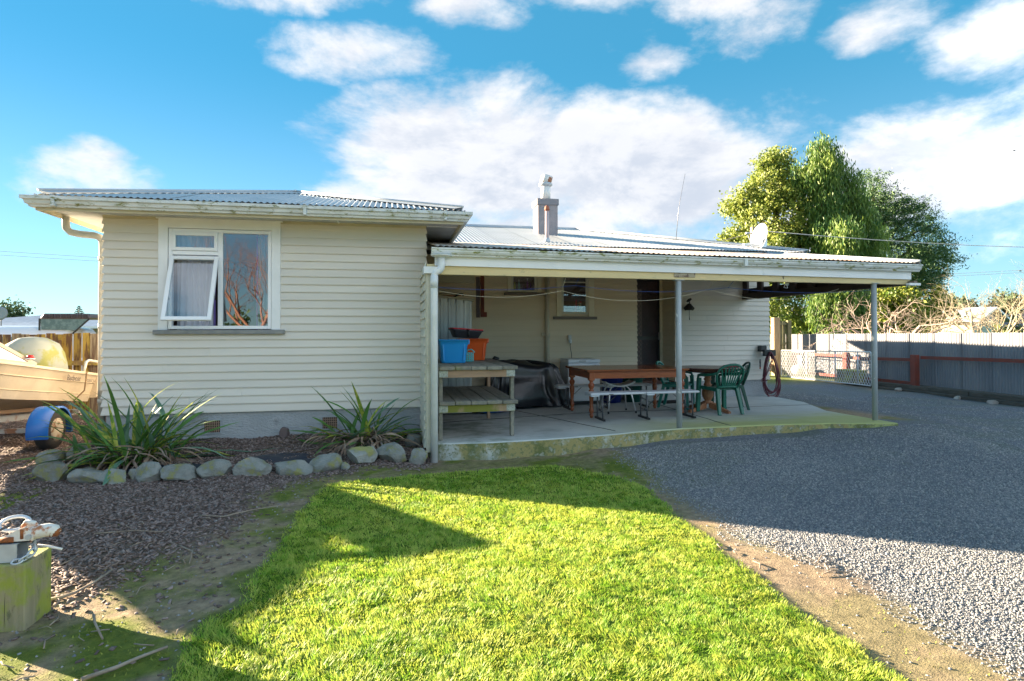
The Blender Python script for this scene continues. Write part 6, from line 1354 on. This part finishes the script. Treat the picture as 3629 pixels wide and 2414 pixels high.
t=thing('leafy_shrub','sunlit green shrub between the house corner and the timber gate post','shrub'); limbs((17.6,25.5,0),TC,.12,bk1,t); crown('crown',TC,9000,.13,M('leaf_mid',(.07,.13,.02),attr=(.30,.36,.05),rough=.5,sub=.3),t,clump=.25,seed=5)
far_m=M('far_leaf',(.035,.07,.035),attr=(.12,.17,.07),rough=.7,sub=.2)
for (bl,lab,sd_) in (([(68,60,4.4,1.8),(70,61,3.5,2),(66.5,60,3.2,1.6)],'distant dark green round tree at the right skyline, left one',6),([(73,58,4.6,1.9),(75,58,3.8,2),(72,58,3.2,1.7)],'distant dark green tree behind the pale green house roof',7),([(56,50,3.2,1.6),(58,50,2.6,1.8),(54,50,2.4,1.5)],'distant mid green tree left of the pale green house',8),([(-44.2,80,3.6,2.0),(-46.5,80,3.2,2.2),(-48.5,80,2.8,2)],'distant olive round tree above the roof at the left edge',9)):
    t=thing('distant_tree',lab,'tree'); limbs((bl[0][0],bl[0][1]+.5,0),bl,.2,bk1,t); crown('crown',bl,5000,.38,far_m,t,clump=.6,seed=sd_)
# hedges that close the far edge of the neighbouring gardens
def hedge(x0,y0,x1,y1,h,label,n,seed,m=far_m):
    rg=random.Random(seed); bl=[]; L=math.hypot(x1-x0,y1-y0); k=int(L/1.3)
    for i in range(k+1): u=i/k; hh=h*rg.uniform(.75,1.2); bl.append((x0+(x1-x0)*u,y0+(y1-y0)*u,hh*.55,hh*.6))
    t=thing('hedge',label,'hedge'); crown('foliage',bl,n,.3,m,t,clump=.4,seed=seed); MB().tube([(b[0],b[1],.1) for b in bl],.1,5).build('stems',bk1,t)
hedge(24,36,40,44,2.6,'dark boundary hedge behind the tree group',9000,21); hedge(40,46,66,46,1.9,'long low hedge beyond the pale green house',8000,22); hedge(-60,75,-10,85,2.0,'far dark hedge line beyond the neighbouring roof',8000,23); hedge(60,48,95,40,2.6,'far hedge at the right edge of the view',7000,24)
# bare trees
def bare(base,h,spread,label,m,seed,levels=5,r0=.10,thick=1.0,group=None,upw=.25,nb=3,lean=(0,0)):
    rr=random.Random(seed); t=thing('bare_tree',label,'tree',(0,0,0),0,group); tips=MB(); b0=Vector(base)
    def grow(p,d,L,r,lv):
        n=4; pts=[p];rs=[r]; q=p.copy(); dd=d.copy()
        for i in range(n):
            dd=(dd+Vector((rr.gauss(0,.16),rr.gauss(0,.16),rr.gauss(0,.14)+upw*.12))).normalized(); q=q+dd*L/n; pts.append(q.copy()); rs.append(r*(1-.45*(i+1)/n))
        tips.tube(pts,rs,5 if lv<2 else 4,cap=False)
        if lv>=levels: return
        for k in range(nb if lv<levels-1 else nb+1):
            s=rr.uniform(.35,1.0) if k else 1.0; idx=min(n,int(s*n)); a=rr.uniform(0,2*PI); o=dd.orthogonal().normalized(); o=(Matrix.Rotation(a,3,dd)@o)
            nd_=(dd*rr.uniform(.5,1.0)+o*rr.uniform(.5,1.0)*spread+Vector((0,0,upw*.5))).normalized(); grow(pts[idx],nd_,L*rr.uniform(.58,.82),rs[idx]*rr.uniform(.55,.75),lv+1)
    fork=b0+Vector((lean[0],lean[1],h*.22)); MB().tube([b0,b0.lerp(fork,.5)+Vector((.03,.02,0)),fork],[r0*1.2,r0,r0*.95],8).build('trunk',m,t)
    for k in range(4+nb//2):
        a=2*PI*k/(4+nb//2)+rr.uniform(-.3,.3); grow(fork,Vector((math.cos(a)*spread*1.2,math.sin(a)*spread*1.2,.55+upw)).normalized(),h*.36,r0*.62,1)
    tips.build('crown',m,t); return t
pale=M('pale_lichen_branch',(.50,.41,.34),(.33,.25,.21),6,rough=.85); 
bare((18.2,18.6,0),4.3,1.15,'bare spreading fruit tree with pale branches just behind the iron fence',pale,11,5,.13,upw=.06)
bare((17.6,17.6,0),3.6,1.2,'lower bare fruit tree reaching left behind the fence and middle post',pale,12,5,.10,upw=.02,nb=2)
bare((20.8,17.2,0),4.0,.85,'bare twiggy fruit tree in front of the pale green house',M('olive_branch',(.42,.37,.25),(.30,.25,.17),6,rough=.85),13,5,.10,upw=.15)
bare((23.5,18.6,0),3.8,.9,'small bare tree right of the twiggy fruit tree before the green house',MATS['olive_branch'],14,5,.10,upw=.2)
for i,(x,y,h,l) in enumerate(((76,56,9.5,'tall bare tree on the right skyline'),(84,60,9,'bare tree farthest right on the skyline'))): bare((x,y,0),h,.7,l,M('far_branch',(.22,.17,.13),rough=.9),30+i,5,.22,upw=.3)
# bare tree behind the photographer, seen mirrored in the front window
bare((-5.2,-8.2,0),6.4,.72,'large bare reddish tree on the lawn behind the camera, mirrored in the window',M('red_twig',(.30,.13,.08),(.22,.10,.07),5,rough=.85),41,7,.12,upw=.3)
hedge(-30,-22,20,-26,2.4,'hedge across the far end of the lawn behind the camera',7000,43,M('hedge_leaf',(.06,.11,.02),attr=(.16,.22,.05),rough=.6,sub=.2))
# cabbage palm
pm=thing('cabbage_palm','small cabbage palm with spiky green head before the pale green house','palm',(32.0,25.8,0)); MB().tube([(0,0,0),(.03,0,.9),(0,0,1.65)],[.10,.08,.09],8).build('trunk',M('palm_trunk',(.42,.22,.12),(.30,.17,.10),7,rough=.9),pm)
rr=random.Random(8)
for k in range(34):
    a=rr.uniform(0,6.28); e=rr.uniform(-.5,1.4); L=rr.uniform(.5,.75); d=Vector((math.cos(a)*math.cos(e),math.sin(a)*math.cos(e),math.sin(e))); s=Vector((-math.sin(a),math.cos(a),0))*.035; p=Vector((0,0,1.65)); MB().add([p-s,p+s,p+d*L*.5+s-Vector((0,0,.02)),p+d*L-Vector((0,0,.12)),p+d*L*.5-s-Vector((0,0,.02))],[(0,1,2,3,4)]).build('frond',M('palm_leaf',(.16,.24,.03),(.30,.34,.05),3,rough=.5,sub=.3),pm)
sp_=thing('yucca_clump','bright yellow green spiky yucca cut by the right edge of the view','yucca',(36.5,25.2,0)); rr=random.Random(18)
for k in range(140):
    c=Vector((rr.gauss(0,.6),rr.gauss(0,.5),rr.uniform(.8,2.1))); a=rr.uniform(0,6.28); e=rr.uniform(-.3,1.4); L=rr.uniform(.4,.7); d=Vector((math.cos(a)*math.cos(e),math.sin(a)*math.cos(e),math.sin(e))); s=Vector((-math.sin(a),math.cos(a),0))*.03; MB().add([c-s,c+s,c+d*L],[(0,1,2)]).build('leaf',M('yucca_leaf',(.20,.27,.03),(.38,.40,.07),3,rough=.5,sub=.3),sp_)
MB().tube([(0,0,0),(0,0,1.9)],.12,8).build('stem',bk1,sp_)
sh_=thing('garden_shrub','round olive shrub beside the yucca above the iron fence','shrub'); crown('crown',[(33.8,25.5,1.2,.8),(35.0,25.6,1.1,.8),(32.9,26,.9,.7)],2600,.16,M('leaf_olive',(.12,.15,.04),attr=(.30,.31,.10),rough=.6),sh_,clump=.2,seed=33); MB().tube([(34,25.6,0),(34,25.6,1)],.06,6).build('trunk',bk1,sh_)
npn=thing('norfolk_pine','distant norfolk pine tip above the neighbouring roof','tree',(-32.0,70,0)); MB().tube([(0,0,0),(0,0,4.35)],[.15,.02],6).build('trunk',bk1,npn)
b=MB()
for k in range(9):
    z=4.3-.16*k*1.1; r=.12+.085*k
    for j in range(7): a=2*PI*j/7+k; b.tube([(0,0,z),(math.cos(a)*r,math.sin(a)*r,z+.12)],[.03,.05],4)
b.build('crown',M('pine_leaf',(.06,.10,.07),rough=.8),npn)
# ---- houses on the right
gh=thing('green_house','pale green gabled house with light metal roof beyond the iron fence','house',(44.7,38,-.3)); gh.rotation_euler=(0,0,math.atan2(.43,.9)); gw=M('pale_green_wall',(.34,.48,.42),(.30,.44,.39),2,rough=.7); cwm=M('cream_sunny_wall',(.68,.60,.42),rough=.7); lr=M('light_roof',(.58,.57,.60),(.50,.48,.52),2,rough=.5)
# local x along the gable end, local y along the long side
MB().box(.0,8,.0,.12,0,2.78).build('gable_wall',gw,gh); MB().prism([(0,.0,2.78),(8,.0,2.78),(4,.0,3.75)],(0,.12,0)).build('gable',M('grey_gable',(.30,.31,.34),rough=.7),gh); MB().box(-.02,.0,0.0,13,0,2.78).build('side_wall',cwm,gh); MB().box(.0,8,12.9,13,0,2.78).build('back_wall',gw,gh); MB().box(7.9,8,0.13,12.9,0,2.78).build('side_wall',gw,gh)
for s in (0,1):
    xa,xb=(-.6,4) if s==0 else (8.6,4); MB().hexa([(xa,-.5,2.62),(xb,-.5,3.76),(xb,13.4,3.76),(xa,13.4,2.62),(xa,-.5,2.70),(xb,-.5,3.86),(xb,13.4,3.86),(xa,13.4,2.70)]).build('roof_slope',lr,gh)
    MB().beam((xa,-.53,2.64),(xb,-.53,3.79),.04,.16).build('barge_board',white_m,gh)
for (xa,xb) in ((1.0,2.0),(6.0,7.2)):
    o=MB().box(xa-.08,xb+.08,-.05,-.001,1.15,2.45).build('window',white_m,gh); MB().box(xa,xb-.5,-.06,-.051,1.25,2.35).build('pane',cg,o); MB().box(xb-.42,xb,-.06,-.051,1.25,2.35).build('pane',cg,o)
b=MB(); 
for k in range(14): b.box(.0,8,-.012,-.0,.2+k*.18,.21+k*.18)
b.build('board_lines',M('green_shadow_line',(.22,.33,.29),rough=.8),gh,kind='stuff')
dh=thing('dark_roof_house','house with dark roof far behind the pale green house','house',(56,46,-.3)); MB().box(0,12,0,7,0,2.3).build('wall',M('tan_wall',(.4,.33,.24)),dh); MB().add([(-.5,-.5,2.3),(12.5,-.5,2.3),(12.5,7.5,2.3),(-.5,7.5,2.3),(3,3.5,3.7),(9.5,3.5,3.7)],[(0,1,5,4),(1,2,5),(2,3,4,5),(3,0,4)]).build('roof',M('dark_mauve_roof',(.13,.11,.14),rough=.7),dh)
wh_=thing('white_house','white two tone house with dark framed window behind the timber gate post','house',(27.6,38,0)); MB().box(0,9,0,6,0,2.75).build('wall',M('white_blue_wall',(.60,.66,.74),rough=.7),wh_); o=MB().box(1.1,3.1,-.05,-.001,1.55,2.35).build('window',black_m,wh_); MB().box(1.2,1.95,-.06,-.051,1.62,2.28).build('pane',cg,o); MB().box(2.03,3.02,-.06,-.051,1.62,2.28).build('pane',M('pinkish_blind',(.48,.38,.36),rough=.7),o)
MB().add([(-.5,-.5,2.75),(9.5,-.5,2.75),(9.5,6.5,2.75),(-.5,6.5,2.75),(3,3,3.6),(6.5,3,3.6)],[(0,1,5,4),(1,2,5),(2,3,4,5),(3,0,4)]).build('roof',M('mid_grey_roof',(.3,.31,.34),rough=.6),wh_)
pf=thing('picket_fence','low white picket fence in front of the white house','fence',(25.2,34,0)); 
for k in range(26): MB().box(k*.14,k*.14+.08,-.01,.01,0,1.42).build('picket',white_m,pf)
for z in (.4,1.1): MB().box(0,3.7,.011,.04,z,z+.08).build('rail',white_m,pf)
# ---- person behind the far fence
def person():
    t=thing('person','person with dark hair and tan top standing beyond the iron fence','person',(25.3,32.7,0))
    J=dict(pel=(0,0,.95,.15),sp=(0,0,1.18,.14),ch=(0,0,1.38,.16),nk=(0,0,1.52,.055),hd=(0,-.01,1.64,.095),ht=(0,0,1.74,.075),ls=(-.19,0,1.42,.065),le=(-.25,.02,1.14,.048),lh=(-.23,-.10,.92,.035),rs=(.19,0,1.42,.065),re=(.25,.02,1.14,.048),rh=(.23,-.10,.92,.035),lp=(-.10,0,.88,.095),lk=(-.11,-.01,.48,.062),la=(-.11,.02,.08,.04),lf=(-.12,-.14,.035,.035),rp=(.10,0,.88,.095),rk=(.11,-.01,.48,.062),ra=(.11,.02,.08,.04),rf=(.12,-.14,.035,.035))
    E=[('pel','sp'),('sp','ch'),('ch','nk'),('nk','hd'),('hd','ht'),('ch','ls'),('ls','le'),('le','lh'),('ch','rs'),('rs','re'),('re','rh'),('pel','lp'),('lp','lk'),('lk','la'),('la','lf'),('pel','rp'),('rp','rk'),('rk','ra'),('ra','rf')]
    ks=list(J); me=bpy.data.meshes.new('body'); me.from_pydata([J[k][:3] for k in ks],[(ks.index(a),ks.index(b)) for a,b in E],[])
    o=bpy.data.objects.new('body',me); COL.objects.link(o); md=o.modifiers.new('s','SKIN'); 
    for i,k in enumerate(ks): me.skin_vertices[0].data[i].radius=(J[k][3],)*2
    me.skin_vertices[0].data[0].use_root=True; o.modifiers.new('u','SUBSURF').levels=1
    dg=bpy.context.evaluated_depsgraph_get(); m2=bpy.data.meshes.new_from_object(o.evaluated_get(dg)); o.modifiers.clear(); o.data=m2; o.parent=t; m2.materials.clear()
    for mm in (M('skin',(.42,.24,.16),rough=.6),M('tan_top',(.55,.40,.26),rough=.9),M('dark_trousers',(.05,.06,.09),rough=.9)): m2.materials.append(mm)
    for p in m2.polygons:
        z=p.center.z; p.material_index=0 if (z>1.5 or (z<1.02 and abs(p.center.x)>.17 and z>.8)) else (1 if z>.95 else 2); p.use_smooth=True
    MB().lathe([(.10,-.03),(.112,.03),(.10,.09),(.05,.125)],(0,.02,1.66),12).build('hair',M('dark_hair',(.03,.02,.015),rough=.7),t)
person()
# ---- overhead wires and service pole, birds
def wire(a,b_,s,r,label,grp='overhead wires'):
    o=MB().tube(sag(a,b_,s,20),r,4).build('overhead_wire',M('wire_pale' if r>.011 else 'wire_dark',(.5,.5,.5) if r>.011 else (.10,.11,.12),rough=.6)); setp(o,label,'wire',grp)
wire((9.45,14.0,4.31),(60,28,8.6),.9,.012,'single pale service wire running right from the roof post')
wire((9.25,14.0,4.2),(7.7,17.5,3.9),.02,.006,'short wire stay from the roof post across the ridge')
wire((-80,60,11.6),(-2,60,7.4),.3,.02,'upper distant wire crossing the sky left of the house'); wire((-80,60,11.2),(-2,60,7.1),.3,.02,'lower distant wire crossing the sky left of the house')
wire((50,60,7.7),(110,60,11.6),.3,.02,'upper distant wire crossing the sky at far right'); wire((50,60,7.4),(110,60,11.3),.3,.02,'lower distant wire crossing the sky at far right')
sp=thing('service_post','timber service post with crossarm rising behind the satellite dish','post',(9.42,14.02,2.9)); MB().bbox(-.055,.055,-.05,.05,0,1.50,.006).build('post_body',M('service_post_wood',(.42,.33,.20),rough=.8),sp); MB().tube([(-.22,0,1.33),(.10,0,1.33)],.025,8).build('crossarm',alm,sp); MB().beam((-.16,0,1.28),(-.02,0,1.0),.02,.01).build('brace',alm,sp)
for i,(x,y,z,l) in enumerate(((77.2,60,24.3,'tiny dark bird high against the right cloud'),(77.9,60,9.1,'tiny dark bird low at the right edge of the sky'))):
    t=thing('bird',l,'bird',(x,y,z),0,'birds in the sky'); MB().tube([(-.25,0,0),(0,0,.02),(.22,0,.0)],[.02,.08,.02],6).build('body',black_m,t); MB().add([(0,-.04,.02),(.1,0,.04),(.5,.1,.2),(.1,.04,.02)],[(0,1,2,3)]).add([(0,-.04,.02),(-.1,0,.04),(-.5,.1,.15),(-.05,.05,.02)],[(0,1,2,3)]).build('wings',black_m,t)
# vehicles and buildings of the far neighbourhood end here
